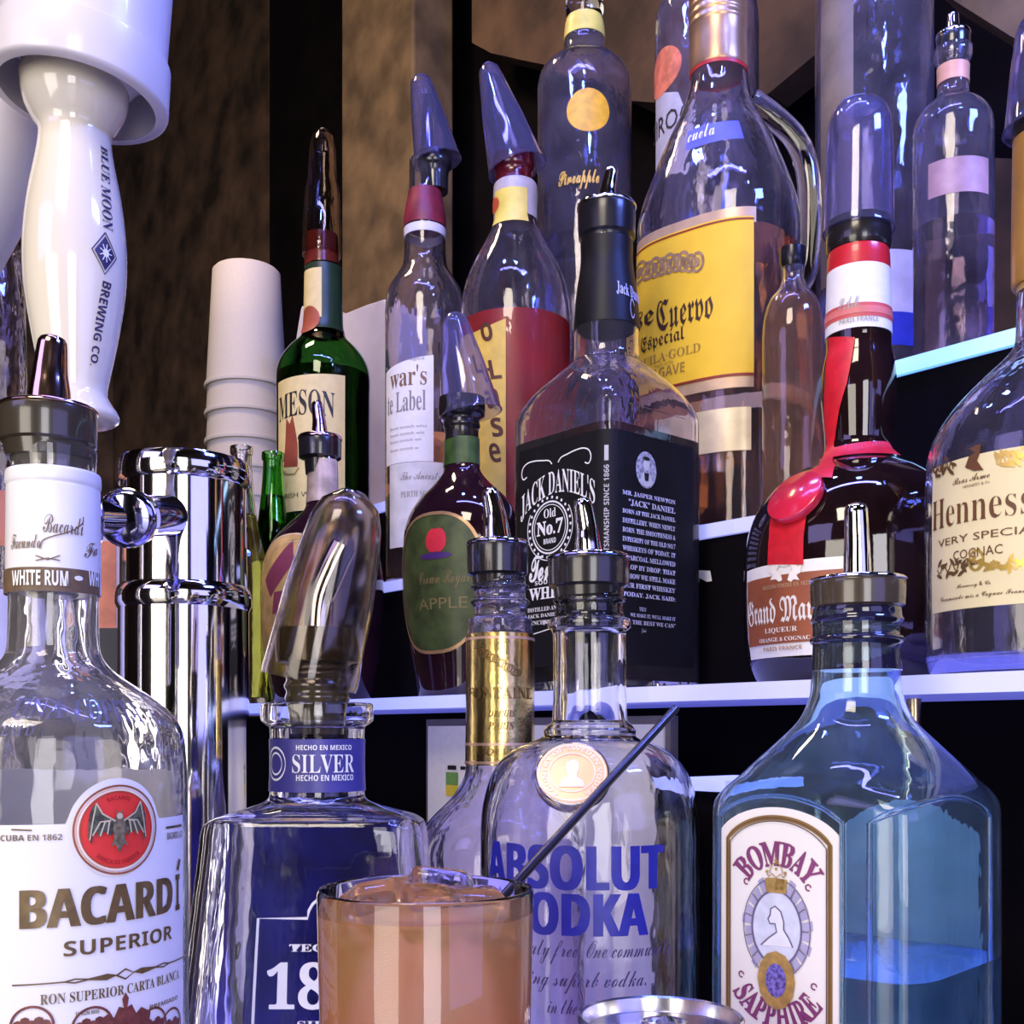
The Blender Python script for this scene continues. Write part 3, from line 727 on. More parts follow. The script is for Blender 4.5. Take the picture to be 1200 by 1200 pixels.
# apple whisky
L = Loft(541, on(541, .055), [(515, 22), (515, 23), (548, 24), (556, 27), (570, 40), (585, 57), (605, 71), (630, 77.5), (690, 78), (745, 72), (790, 63), (None, 58)], Z1, rot=ROTN, ratio=.80).setref(680)
b = bottle('whisky_bottle', L, 'purple-black whisky bottle with a dark green label and red apple', 'bottle', purple_glass, hollow=False)
sleeve(L, 516, 547, solid('green_band', (.05, .10, .025), .35, coat=.3, var=.3, scale=80), b, 'neck_band')
lathe(549 if 0 else 541, L.d, [(468, 26), (468, 27), (488, 27), (492, 21), (500, 22), (504, 20), (517, 20)], rubber, b, 'pourer')
cap(b, (552, 486), (531, 368), L.d, 35, 17)
ik = Ink(L); ik.poly(oval(ik, 473, 600, 566, 764)); ik.done('green_label', solid('apple_green', (.060, .085, .022), .45, var=.35, scale=80), b, off=.0004)
ik = Ink(L); P = oval(ik, 473, 600, 566, 764); ik.stroke(P+[P[0]], .0024); ik.done('label_border', solid('copper_gold', (.55, .33, .15), .35, .5), b, off=.0008)
ik = Ink(L); u = ik.box(498, 619, 526, 647); cu, cv, r = (u[0]+u[2])/2, (u[1]+u[3])/2, (u[3]-u[1])/2
ik.disc(cu-r*.28, cv, r*.75, r); ik.disc(cu+r*.28, cv, r*.75, r); ik.done('apple_emblem', solid('apple_red', (.70, .03, .05), .4), b, off=.0008)
ik = Ink(L); u = ik.box(494, 647, 530, 655); ik.disc((u[0]+u[2])/2, (u[1]+u[3])/2, (u[2]-u[0])/2, (u[3]-u[1])/2); ik.done('crown_cushion', solid('cushion_purple', (.07, .02, .16), .5), b, off=.0008)
ik = Ink(L); ik.text('Crown Royal', 492, 668, 552, 690, 'script'); ik.text('APPLE', 492, 700, 548, 713, 'plain'); ik.done('lettering', solid('dim_gold_ink', (.22, .17, .06), .5), b, off=.0008)

# square black-label whiskey
L = Loft(711, on(711, .062), [(285, 29), (285, 30), (310, 30), (345, 35), (385, 38), (400, 38), (426, 40), (432, 46, 2.1), (446, 60, 2.5), (462, 72, 3.6), (480, 79, 6), (494, 81.5, 9), (500, 82, 9), (500, 82, 9), (None, 82, 9)], Z1, rot=ROTN, n=88).setref(600)
b = bottle('whiskey_bottle', L, 'square whiskey bottle with black labels and white lettering', 'bottle', hazy2, glass('dark_whiskey', (.10, .018, .006), ior=1.34, bmp=0), 522)
blk = solid('black_label', (.008, .007, .009), .6, var=.2, spec=.2)
e0, e1 = L.inv(609.5, 600)[0], L.inv(699, 600)[0]; f0, f1 = L.inv(724, 600)[0], L.inv(812, 600)[0]
zt, zb_ = L.inv(660, 512)[1], Z1+.016
for nm, (a_, c_) in (('front_label', (e0, e1)), ('edge_label', (e1, f0)), ('side_label', (f0, f1))):
    label_patch(L, 0, 0, 0, 0, blk, b, name=nm, uv=(a_, zb_, c_, zt), nu=20)
ik = Ink(L)
W = e1-e0; cu = e0+W*.49; vv_ = lambda Y: L.inv(655, Y)[1]
s1 = vv_(0) if 0 else 0
def V_(Y): return L.inv(655, Y)[1]
R = W*.62
ik.textuv("JACK DANIEL'S", cu-W*.47, V_(577), cu+W*.50, V_(545), 'serif', arch=.75)
ccu, ccv = e0+W*.42, V_(613); rr_ = W*.235
ik.ring(ccu, ccv, rr_, rr_*1.0, .0011); ik.ring(ccu, ccv, rr_*.88, rr_*.88, .0005)
for k in range(26):
    a = 2*math.pi*k/26; ik.disc(ccu+math.cos(a)*rr_*1.16, ccv+math.sin(a)*rr_*1.16, .0010, n=6)
ik.ring(ccu, ccv, rr_*1.27, rr_*1.27, .0006, a0=150, a1=395)
ik.textuv('Old', ccu-rr_*.34, ccv+rr_*.38, ccu+rr_*.34, ccv+rr_*.74, 'serif'); ik.textuv('No.7', ccu-rr_*.74, ccv-rr_*.28, ccu+rr_*.74, ccv+rr_*.30, 'serif', off=.02); ik.textuv('BRAND', ccu-rr_*.35, ccv-rr_*.62, ccu+rr_*.35, ccv-rr_*.42, 'sb')
ik.textuv('Tennessee', e0+W*.14, V_(676), e0+W*.98, V_(644), 'script', off=.02); ik.textuv('SOUR MASH', e0+W*.22, V_(680), e0+W*.72, V_(675), 'sb')
ik.textuv('WHISKEY', e0+W*.14, V_(698), e0+W*.93, V_(683), 'serif', off=.015)
for i, tx in enumerate(('DISTILLED AND BOTTLED BY', "JACK DANIEL DISTILLERY", 'LYNCHBURG TENNESSEE')): ik.textuv(tx, e0+W*.12, V_(712+i*8), e0+W*.92, V_(707+i*8), 'serif')
def scroll(sx):
    return [(cu+sx*W*x, V_(y)) for x, y in ((.04, 538), (.08, 533), (.16, 531), (.26, 529), (.36, 529), (.43, 533), (.455, 541), (.43, 548), (.38, 546))]
ik.stroke([tuple(p[:2]) for p in curve_pts([Vector((*q, 0)) for q in scroll(1)], 4)], .0008); ik.stroke([tuple(p[:2]) for p in curve_pts([Vector((*q, 0)) for q in scroll(-1)], 4)], .0008)
ik.stroke([(cu-W*.30, V_(739)), (cu, V_(733)), (cu+W*.30, V_(739))], .0006); ik.textuv('No.7', cu-W*.16, V_(729), cu+W*.1, V_(724), 'serif')
ik.done('front_lettering', ink_w, b, off=.0005)
ik = Ink(L)                                     # vertical line on the rounded corner
um = (e1+f0)/2
ik.textuv('CRAFTSMANSHIP SINCE 1866', um-.0017, L.inv(706, 668)[1], um+.0013, L.inv(706, 545)[1], 'sb', rot90=True)
q0, q1 = L.inv(706, 540)[1], L.inv(706, 522)[1]; ik.poly([(um-.0014, q0), (um+.001, q0), (um+.001, q1), (um-.0014, q1)]); ik.done('corner_lettering', solid('dim_white_ink', (.42, .40, .42), .5), b, off=.0006)
ik = Ink(L); fw = f1-f0; pcu = (L.inv(757, 550)[0]); ik.disc(pcu, L.inv(757, 551)[1], fw*.135, .0112, n=24); ik.done('portrait_oval', solid('portrait_grey', (.36, .36, .50), .5, var=.5, scale=500), b, off=.0006)
ik = Ink(L); c0 = L.inv(757, 551)[1]
ik.disc(pcu, c0+.003, .0028, .0035); ik.poly([(pcu-.006, c0-.008), (pcu-.0035, c0-.002), (pcu+.0035, c0-.002), (pcu+.006, c0-.008), (pcu, c0-.0108)]); ik.done('portrait_bust', solid('portrait_light', (.62, .62, .70), .5), b, off=.0008)
ik = Ink(L); ik.disc(pcu, c0+.0068, .0030, .0012); ik.poly([(pcu-.0022, c0-.002), (pcu+.0022, c0-.002), (pcu+.0015, c0-.0068), (pcu-.0015, c0-.0068)]); ik.done('portrait_hat', ink_k, b, off=.0010)
ik = Ink(L)
rows = ['MR. JASPER NEWTON', '"JACK" DANIEL', 'BORN AT THE JACK DANIEL', 'DISTILLERY. WHEN NEWLY', 'BORN. THE SMOOTHNESS &', 'INTEGRITY OF THE OLD NO.7', 'WHISKEYS OF TODAY. IT', 'CHARCOAL MELLOWED', 'DROP BY DROP. THAT', 'IS HOW WE STILL MAKE', 'OUR FIRST WHISKEY', 'TODAY. JACK SAID:']
for i, t in enumerate(rows):
    Y = 583+i*10.6; hh = 5.0 if i == 1 else 3.6
    x0, x1 = (736, 780) if i == 1 else (729, 788)
    ik.text(t, x0, Y-hh, x1, Y+hh*.6, 'serif', off=.01)
for i, (t, x0, x1) in enumerate((('"EVERY DAY', 748, 772), ("WE MAKE IT, WE'LL MAKE IT", 738, 789), ('THE BEST WE CAN"', 740, 782))): ik.text(t, x0, 712+i*8, x1, 717+i*8, 'serif')
ik.text('J. Daniel', 750, 737, 768, 743, 'script'); ik.done('side_lettering', solid('blue_white_ink', (.58, .58, .80), .5), b, off=.0006)
sleeve(L, 286, 388, solid('black_capsule', (.006, .005, .006), .45, spec=.3), b, 'capsule')
ik = Ink(L); ik.text("Jack Daniel's", 722, 334, 748, 350, 'serif', slope=-.35); ik.ring(*L.inv(740, 362), .004, .006, .001, a0=20, a1=330); ik.done('capsule_lettering', solid('violet_white_ink', (.5, .5, .75), .5), b, off=.001)
pourer(b, 709 if 0 else 711, L.d, 244, 34, 282, 30, 196, 718, 12, 7, collar=black)

# square-shouldered orange liqueur with red ribbon
dg = on(1006, .083)
L = Loft(1006, dg, [(296, 33), (296, 34), (320, 35), (322, 35), (395, 37), (410, 37), (430, 41), (460, 43), (490, 41), (515, 39), (530, 41), (545, 55), (560, 82), (580, 105), (610, 122), (640, 130), (680, 132), (740, 131), (775, 127), (795, 118), (None, 112)], Z1).setref(700)
b = bottle('liqueur_bottle', L, 'dark brown bottle with a red ribbon and wax seal', 'bottle', solid('dark_brown_glass', (.012, .005, .006), .05, coat=.7, var=.4, scale=30, bmp=.15), hollow=False)
redr = solid('red_ribbon', (.62, .012, .025), .4, var=.1, scale=200)
sleeve(L, 296, 321, solid('red_foil', (.60, .02, .03), .3, coat=.3), b, 'neck_foil')
sleeve(L, 321, 396, paperw, b, 'neck_label')
sleeve(L, 368, 384, solid('neck_red_line', (.62, .10, .10), .4), b, 'neck_line', off=.0007)
sleeve(L, 372, 380, solid('neck_red_band', (.72, .20, .18), .4), b, 'neck_line', off=.0009)
ik = Ink(L); ik.text('S.A.M.', 984, 348, 1008, 362, 'script'); ik.text('PARIS FRANCE', 985, 371, 1028, 377, 'sb'); ik.done('neck_lettering', solid('faint_ink', (.45, .42, .38), .5), b, off=.0011)
ik = Ink(L)
LX = [(396, 973, 1002), (420, 971, 999), (450, 969, 993), (480, 968, 985), (505, 969, 981), (520, 971, 979), (530, 968, 978), (545, 961, 980), (560, 938, 976)]
Pa = [L.inv(x0, y) for y, x0, x1 in LX]; Pb = [L.inv(x1, y) for y, x0, x1 in LX]
V = Pa+Pb; n_ = len(Pa); ik.add(V, [(i, i+1, n_+i+1, n_+i) for i in range(n_-1)]); ik.done('ribbon', redr, b, off=.0012)
V2 = [L.inv(x, y) for x, y in [(906, 602), (903, 630), (902, 662), (942, 662), (943, 630), (947, 602)]]; ik = Ink(L); ik.poly(V2); ik.done('ribbon_tail', redr, b, off=.0012)
ik = Ink(L); us = [L.inv(969+i*79/14, 524)[0] for i in range(1, 14)]; v_ = [L.inv(1006, 517)[1], L.inv(1006, 532)[1]]
V = [(u, v_[0]-.0014*math.cos(i/12*3.1-1.5)*0-.002*(1-i/12)) for i, u in enumerate(us)]+[(u, v_[1]+.0008*i/12*0) for i, u in enumerate(us)]
ik.add(V, [(i, i+1, 13+i+1, 13+i) for i in range(12)]); ik.done('ribbon_band', redr, b, off=.0012)
# wax seal: thick disc on the shoulder
su, sv = L.inv(935, 583); c_ = L.P(su, sv, .0022); nrm = (L.P(su, sv, .01)-L.P(su, sv, 0)).normalized(); nrm = (nrm+Vector((0, 0, .62))).normalized()
axis_loft(c_-nrm*.003, c_+nrm*.0025, [(0, .0150), (.3, .0158), (.8, .0155), (.9, .0148), (.92, .0118), (1, .0112)], solid('wax_red', (.62, .02, .05), .2, coat=.6), b, 'wax_seal')
bl, br = L.inv(876, 700)[0], L.inv(1018, 700)[0]
zt0, zb0 = L.inv(940, 656)[1], L.inv(940, 768)[1]
label_patch(L, 0, 0, 0, 0, paperw, b, name='front_label', uv=(bl, zb0, br, zt0))
hgt = zt0-zb0
label_patch(L, 0, 0, 0, 0, solid('label_brown', (.30, .085, .035), .45, var=.15, scale=40), b, name='label_field', uv=(bl+.002, zb0+hgt*.14, br-.002, zt0-hgt*.13), off=.0006)
ik = Ink(L); ik.text('Grand Marnier', 879, 696, 992, 728, 'frak', off=.005); ik.text('LIQUEUR', 898, 735, 935, 742, 'serif'); ik.text('ORANGE & COGNAC', 892, 746, 950, 751, 'serif')
for sx in (-1, 1):
    P0 = [(921+sx*x, y) for x, y in ((3, 680), (5, 672), (9, 668), (6, 662), (12, 658), (15, 664), (19, 662), (18, 671), (14, 674), (17, 680), (10, 679), (7, 682))]
    ik.poly(ik.px(P0 if sx > 0 else P0[::-1]))
u = ik.box(914, 652, 928, 664); ik.disc((u[0]+u[2])/2, (u[1]+u[3])/2, (u[2]-u[0])/2, (u[3]-u[1])/2)
ik.done('label_lettering', solid('cream_ink', (.86, .80, .72), .5), b, off=.0010)
ik = Ink(L); ik.text('PARIS FRANCE', 897, 757, 941, 762, 'sb'); ik.text('MAISON FONDEE EN 1827', 896, 683, 950, 688, 'sb'); ik.done('fine_print', solid('tan_print', (.48, .28, .16), .5), b, off=.0011)
lathe(1006, dg, [(262, 35), (262, 36), (290, 37), (296, 35)], rubber, b, 'pourer')
cap(b, (1006, 272), (1008, 124), dg, 41, 36, mid=[(0, 41), (.04, 40), (.3, 39), (.6, 38), (.85, 36.5), (.95, 32), (1, 26), (1.002, .5)])

# cognac with pale label
dh = .505
L = Loft(1226, dh, [(330, 30), (330, 31), (390, 33), (405, 36), (420, 48), (440, 70), (465, 95), (490, 115), (515, 127), (540, 132), (600, 134), (760, 133), (785, 129), (None, 125)], Z1).setref(600)
b = bottle('cognac_bottle', L, 'clear cognac bottle with a cream label at the right edge', 'bottle', hazy2)
lm_ = solid('cognac_label', (.82, .72, .42), .5, var=.03)
label_patch(L, 1093, 520, 1350, 706, lm_, b, name='front_label')
ik = Ink(L); ik.text('Hennessy', 1094, 572, 1236, 622, 'serif') if 0 else None
ik.text('Hennessy', 1094.5, 571, 1232, 618, 'serif', off=-.012)
ik.text('VERY SPECIAL', 1101, 621, 1222, 630, 'plain'); ik.text('COGNAC', 1118, 641, 1176, 652, 'plain')
ik.text('Bras Arme', 1118, 556, 1160, 564, 'script'); ik.text('Hennessy & Co', 1122, 682, 1162, 689, 'script'); ik.text('Commande mis a Cognac France', 1104, 693, 1205, 701, 'script'); ik.text('HENNESSY & Co', 1130, 566, 1160, 569)
P0 = [(1132, 548), (1136, 535), (1144, 530), (1136, 526), (1150, 520), (1149, 530), (1146, 540), (1154, 551), (1142, 552)]; ik.poly(ik.px(P0))
ik.done('label_lettering', solid('cognac_brown_ink', (.14, .055, .02), .5), b, off=.0006)
ik = Ink(L); rnd = random.Random(3)
def vine(x0, y0, x1, y1, n):
    P = [(x0+(x1-x0)*i/24, y0+(y1-y0)*i/24+5*math.sin(i*1.1)) for i in range(25)]; ik.stroke(ik.px(P), .0006)
    for i in range(n):
        X = x0+(x1-x0)*(i+.5)/n+rnd.uniform(-2, 2); Y = y0+(y1-y0)*(i+.5)/n+rnd.uniform(-9, 9); u = ik.box(X-4, Y-4, X+4, Y+4)
        q = rnd.uniform(0, 6.28); c1, c2 = (u[0]+u[2])/2, (u[1]+u[3])/2; r_ = .0022
        ik.stroke([(c1-r_*math.cos(q), c2-r_*math.sin(q)), (c1-r_*.3*math.cos(q), c2-r_*.3*math.sin(q)), (c1+r_*.4*math.cos(q), c2+r_*.4*math.sin(q)), (c1+r_*math.cos(q), c2+r_*math.sin(q))], .0017, taper=True)
vine(1096, 550, 1118, 545, 12); vine(1100, 668, 1140, 660, 16)
ik.done('vine_print', solid('vine_brown', (.12, .06, .02), .5), b, off=.0006)
ik = Ink(L); vine(1140, 664, 1205, 662, 20); vine(1168, 540, 1210, 534, 16); u = ik.box(1137, 645, 1153, 668); ik.ring((u[0]+u[2])/2, (u[1]+u[3])/2, (u[2]-u[0])/2, (u[3]-u[1])/2, .001, 20); ik.done('gold_print', solid('gold_print', (.72, .48, .10), .3, .6), b, off=.0006)
sleeve(L, 331, 341, solid('pale_ring', (.55, .36, .16), .4), b, 'neck_ring')
lathe(1226, dh, [(160, 34), (160, 36), (330, 38), (334, 37)], solid('amber_foil', (.55, .28, .07), .35, .4, var=.2, scale=30), b, 'neck_foil')
lathe(1226, dh, [(126, 36), (126, 38), (158, 38), (161, 36)], rubber, b, 'pourer')
cap(b, (1226, 150), (1222, 18), dh, 45, 30)

# ============================================================ beer tower and taps
dt = .63; tx = (219-600)/F*dt
tw = thing('beer_tower', (tx, dt, 0), 'polished chrome column of the beer tower behind the white rum bottle', 'beer tower')
lathe(216, dt, [(543, 66), (543, 74), (547, 76), (568, 76), (572, 73), (572, 71), (688, 72), (691, 75), (700, 77), (710, 77), (716, 74), (716, 74), (1000, 75), (1000, 75), (zy and 860+.215*F/dt-8, 76), (860+.215*F/dt-8, 92), (860+.215*F/dt, 94)], chrome, tw, 'column', n=72, k=1)
tp = thing('beer_tap', pt(86, 640, .50), 'white ceramic tap handle with blue lettering on its faucet', 'beer tap')
sh0, sh1 = pt(196, 604, dt-.0385), pt(80, 604, .505)
sh2 = pt(150, 607, .525)
tube([sh2+Vector((-.004, 0, 0)), pt(84, 604, .505)], .008, chrome, tp, 'side_arm', n=20)
tube([sh0, sh2], .0108, solid('blue_chrome', (.45, .45, .80), .08, 1), tp, 'shank', n=28)
axv = (sh2-sh0).normalized()
axis_loft(sh2-axv*.010, sh2+axv*.006, [(0, .0115), (.1, .0130), (.75, .0134), (.80, .0134), (.88, .0122), (.90, .0108), (.94, .0090), (.98, .005), (1.0, .001)], solid('blue_chrome', (.45, .45, .80), .08, 1), tp, 'shank_collar')
tube([sh2+axv*.0015+ (axv.cross(Vector((0,0,1))).normalized()*math.cos(a)+axv.cross(Vector((0,0,1))).normalized().cross(axv)*math.sin(a))*.0134 for a in [2*math.pi*k/32 for k in range(33)]], .0008, chrome, tp, 'collar_ring', n=8)
dh_ = .505
lathe(84, dh_, [(496, 12), (500, 24), (508, 26), (540, 24), (545, 20), (560, 20), (575, 30), (600, 36), (632, 34), (650, 24), (720, 17), (780, 16), (782, 12)], chrome, tp, 'faucet')
cer = solid('cream_ceramic', (.80, .74, .62), .12, coat=.5, var=.03, scale=10)
H_ = Loft(88, dh_, [(92, 40), (92, 58), (105, 60), (125, 57), (143, 48), (155, 41), (170, 41), (190, 44), (240, 53), (290, 57.5), (340, 56), (400, 47), (440, 39), (462, 36), (474, 42), (486, 49), (494, 46), (497, 30), (497, 12)], zy(498, dh_)).setref(290)
H_.lv = H_.lv
V, Fc = H_.solid(); mesh_obj('handle', V, Fc, cer, tp, label='cream ceramic handle')
ik = Ink(H_)
def vtext(t, X, Y0, Y1, w0, style, lean=0):
    V, Fc = text2d(t, style); out = []
    for x, y in V:
        Y = Y0+(Y1-Y0)*x; XX = X(Y)
        out.append((XX+(y-.5)*w0, H_.inv(118, Y)[1]))
    ik.add(out, Fc)
_cache = {}
def Xline(Y):
    k = int(Y//6)
    for q in (k, k+1):
        if q not in _cache:
            yy = q*6; xx = 122+4.5*math.exp(-((yy-290)/70)**2)-max(0, (yy-330))*.13-max(0, 200-yy)*.03
            _cache[q] = H_.inv(xx, yy)[0]
    t = Y/6-k; return _cache[k]*(1-t)+_cache[k+1]*t
vtext('BLUE MOON', Xline, 170, 266, .0055, 'serif'); vtext('BREWING CO.', Xline, 328, 432, .0048, 'sb')
cu_, cv_ = H_.inv(123, 297); du, dv = .0062, .0092
ik.stroke([(cu_, cv_+dv), (cu_+du, cv_), (cu_, cv_-dv), (cu_-du, cv_), (cu_, cv_+dv)], .0006)
ik.poly([(cu_, cv_+dv*.82), (cu_+du*.82, cv_), (cu_, cv_-dv*.82), (cu_-du*.82, cv_)])
ik.done('handle_lettering', solid('navy_ink', (.04, .03, .10), .4), tp, off=.0004)
ik = Ink(H_)
for k in range(9):
    a = k*math.pi/4.5; ik.stroke([(cu_, cv_), (cu_+.0030*math.cos(a), cv_+.0040*math.sin(a))], .0008, taper=True)
ik.disc(cu_, cv_, .0015, .0018, n=14); ik.done('star_emblem', ink_w, tp, off=.0008)
cwhite = solid('white_handle_top', (.74, .70, .74), .28, coat=.3, var=.02, scale=10)
e0_ = pt(92, 118, dh_); e1_ = pt(116, -130, dh_); q = lambda r: r/F*dh_; LL = (e1_-e0_).length
axis_loft(e0_, e1_, [(0, q(97)), (.01, q(100)), (.02, q(101)), (.22, q(99)), (.235, q(94)), (.5, q(93)), (1, q(91))], cwhite, tp, 'handle_crown', hollow=.004, n=56)
axis_loft(e0_+(e1_-e0_)*.30, e0_+(e1_-e0_)*.32, [(0, q(90)), (1, q(90))], cwhite, tp, 'crown_disc', n=40)
axis_loft(pt(88, 108, dh_), e0_+(e1_-e0_)*.31, [(0, q(50)), (.5, q(72)), (1, q(86))], cwhite, tp, 'crown_neck', n=40)

t2 = thing('beer_tap', pt(-38, 700, .56), 'white cone-topped tap at the left edge', 'beer tap')
axis_loft(pt(-52, 350, .56), pt(-22, 110, .56), [(0, .010), (.1, .016), (.5, .030), (.9, .040), (1, .038)], cwhite, t2, 'handle', n=48)
t2.location = pt(-60, 700, .56); t2.location.z = 0
tube([(pt(-55, 345, .56)), pt(-60, 700, .56), Vector((pt(-60, 700, .56).x, .56, 0))], .008, chrome, t2, 'stem', n=16)
for ch in t2.children:
    off_ = Vector(t2.location)-pt(-38, 700, .56)
    if ch.name.startswith('handle'):
        for v in ch.data.vertices: v.co -= off_
# clear bottle with orange label at the left edge
L = Loft(-14, .66, [(232, 24), (232, 25), (250, 26), (262, 33), (300, 38), (400, 42), (520, 44), (560, 46), (None, 48)], 0).setref(500)
b = bottle('liquor_bottle', L, 'tall clear bottle cut off by the left edge, behind the white rum', 'bottle', glass('textured_clear', (.84, .82, .95), bmp=.8, scale=70))
label_patch(L, -20, 575, 30, 640, solid('copper_orange', (.70, .26, .12), .35, .4), b, name='orange_label')
label_patch(L, -40, 690, 34, 800, solid('pale_violet_label', (.60, .60, .82), .5), b, name='pale_label')
# orange and white carton left of the tower
dbx = .80; cx0 = pt(130, 700, dbx)
cr = thing('drink_carton', (cx0.x, dbx, 0), 'small orange and white carton between the rum bottle and chrome tower', 'carton')
zt_ = zy(628, dbx); zb2 = zy(738, dbx); hx = 24/F*dbx
def bx3(x0, x1, y0, y1, z0, z1): return [(x0, y0, z0), (x1, y0, z0), (x1, y1, z0), (x0, y1, z0), (x0, y0, z1), (x1, y0, z1), (x1, y1, z1), (x0, y1, z1)]
boxm('carton_body', bx3(cx0.x-hx, cx0.x+hx, dbx-.012, dbx+.012, 0, zt_), solid('carton_white', (.62, .50, .48), .5), cr)
boxm('orange_panel', bx3(cx0.x-hx*.55, cx0.x+hx*.55, dbx-.0126, dbx-.012, zb2, zt_-.006), solid('carton_orange', (.72, .22, .09), .5, var=.2), cr)
boxm('dark_panel', bx3(cx0.x-hx, cx0.x+hx, dbx-.0130, dbx-.0124, 0, zb2), solid('carton_dark', (.02, .02, .02), .5), cr)

# ============================================================ front row
# --- rum
L = Loft(63, .388, [(527, 45), (527, 47), (531, 48), (540, 47), (556, 46.5), (700, 49.5), (755, 50.5), (770, 54), (785, 66), (800, 86), (818, 112), (838, 134), (858, 145), (885, 149), (930, 150.5), (1000, 151), (None, 151)], 0, n=96).setref(1000)
b = bottle('rum_bottle', L, 'white-labelled clear rum bottle at the left front with a bat emblem', 'bottle', glass('rum_glass', (.95, .94, .95), bmp=.5, scale=42, stretch=(1, 1, .5), haze=.045), wall=.003)
pourer(b, 57, .388, 481, 54, 524, 50, 394, 62, 27, 15, mat=copper, collar=solid('brown_rubber', (.045, .036, .026), .22, coat=.5))
lathe(63, .388, [(527, 38), (560, 36), (690, 33), (700, 25)], solid('pourer_cork', (.10, .085, .06), .2, coat=.3), b, 'pourer_plug')
capm = solid('white_enamel', (.84, .83, .86), .3, var=.02)
lathe(63, .388, [(556, 50), (556, 51.5), (560, 52.5), (570, 52.5), (574, 51), (576, 51.5), (697, 52), (697, 50)], capm, b, 'neck_label', n=64)
NK = Loft(63, .388, [(540, 51.9), (576, 51.9), (697, 52.4), (705, 52.4)], zy(705, .388), n=64).setref(640)
label_patch(NK, 12, 664, 114.6, 692, ink_br, b, name='neck_band', off=.0004, uv=(-.0245, zy(692, .372), .0245, zy(664, .372)))
ik = Ink(NK); ik.text('Facundo Bacardi', 15, 598, 99, 655, 'script', slope=.0) if 0 else None
u = ik.box(14, 612, 100, 640); ww=u[2]-u[0]; ik.textuv('Facundo', u[0], u[1]-.0008, u[0]+ww*.43, u[1]+.0042, 'script', slope=.008/ww*ww); ik.textuv('Bacardi', u[0]+ww*.46, u[1]+.0045, u[2]-.001, u[1]+.0108, 'script', slope=.008)
P = [(47, 643), (50, 634), (60, 629), (75, 625), (88, 620), (96, 613), (97, 606)]; ik.stroke([tuple(p[:2]) for p in curve_pts([Vector((*ik.px([q])[0], 0)) for q in P], 3)], .0004)
u = ik.box(98, 636, 113, 652); ik.textuv('Fa', *u, 'script', slope=.4)
P = ik.px([(42, 651), (56, 656), (70, 651)]); ik.stroke(P, .0004); P = ik.px([(42, 657), (56, 654), (70, 657)]); ik.stroke(P, .0004)
ik.done('signature', ink_br, b, off=.0004)
ik = Ink(NK); ik.text('WHITE RUM', 16.5, 668, 79, 686, 'sb', off=.01); u = ik.box(86, 675, 96, 681); ik.disc((u[0]+u[2])/2, (u[1]+u[3])/2, (u[2]-u[0])/2, (u[3]-u[1])/2, n=8); ik.text('WH', 102, 669, 113, 687, 'sb', off=.01)
ik.done('band_lettering', ink_w, b, off=.0008)
ik = Ink(L)                                      # embossed glass letters on the shoulder
ik.text('UNA', 17, 818, 74, 842, 'ital'); ik.text('COPITA', 88, 820, 160, 846, 'ital'); ik.text('ESPD', 2, 848, 40, 862, 'ital'); ik.done('embossed_letters', solid('glass_letters', (.30, .30, .48), .08, .6), b, off=.0006)
zlab = L.inv(60, 966)[1]
ulft = L.inv(-84, 1100)[0]; urgt = L.inv(213.6, 1100)[0]
eu, ev = L.inv(137.5, 972)
rb_ = (L.inv(137, 921)[1]-L.inv(137, 1025)[1])/2
def arch_top(x):
    u = ulft+(urgt-ulft)*x; q = (u-eu)/(rb_*1.13); return -(math.sqrt(max(0, 1-q*q))*rb_*1.20*1.0+max(0, ev-zlab)) /(zlab-.012) if abs(q) < 1 and (math.sqrt(max(0, 1-q*q))*rb_*1.2+ev > zlab) else 0
def atop(x):
    u = ulft+(urgt-ulft)*x; q = (u-eu)/(rb_*1.13)
    if abs(q) >= 1: return 0
    z = ev+math.sqrt(1-q*q)*rb_*1.16
    return -(max(z, zlab)-zlab)/(zlab-.012)
label_patch(L, 0, 0, 0, 0, solid('rum_label_white', (.84, .84, .86), .5, var=.015), b, name='front_label', uv=(ulft, .012, urgt, zlab), top=atop, nu=110, nv=3)
V = []
for i in range(25):
    a_ = math.pi/2+(-1+2*i/24)*1.25
    for z in (.012, zy(905, .388)): V.append((L.x+(L.at(z)[0]+.0005)*math.cos(a_), L.y+(L.at(z)[0]+.0005)*math.sin(a_), z))
mesh_obj('rear_label', V, [(2*i, 2*i+1, 2*i+3, 2*i+2) for i in range(24)], solid('rum_label_white', (.84, .84, .86), .5), b)
red = solid('bat_red', (.78, .045, .035), .45, var=.08)
ik = Ink(L); ik.disc(eu, ev, rb_*.93, rb_*.93, 48); ik.done('red_roundel', red, b, off=.0006)
ik = Ink(L); ik.ring(eu, ev, rb_*.99, rb_*.99, rb_*.045, 60); ik.ring(eu, ev, rb_*.855, rb_*.855, rb_*.02, 60); ik.done('roundel_rim', solid('rim_brown', (.38, .12, .05), .4, .3), b, off=.0009)
ik = Ink(L); ik.ring(eu, ev, rb_*.90, rb_*.90, rb_*.05, 60); ik.done('roundel_ring', solid('ring_cream', (.86, .72, .60), .4), b, off=.0008)
ik = Ink(L)
for sx in (-1, 1):                               # the bat: wings, body, ears, feet
    W_ = [(.06, .18), (.20, .26), (.34, .34), (.42, .44), (.52, .62), (.62, .52), (.68, .34), (.70, .12), (.70, -.16), (.62, -.30), (.60, -.08), (.52, -.02), (.46, -.16), (.40, -.06), (.30, -.03), (.22, -.14), (.14, -.06), (.06, -.10)]
    P = [(eu+sx*x*rb_*.98, ev+y*rb_) for x, y in W_]; ik.poly(P if sx < 0 else P[::-1])
ik.done('bat_wings', solid('bat_olive', (.10, .10, .07), .5, var=.5, scale=500), b, off=.0010)
ik = Ink(L)
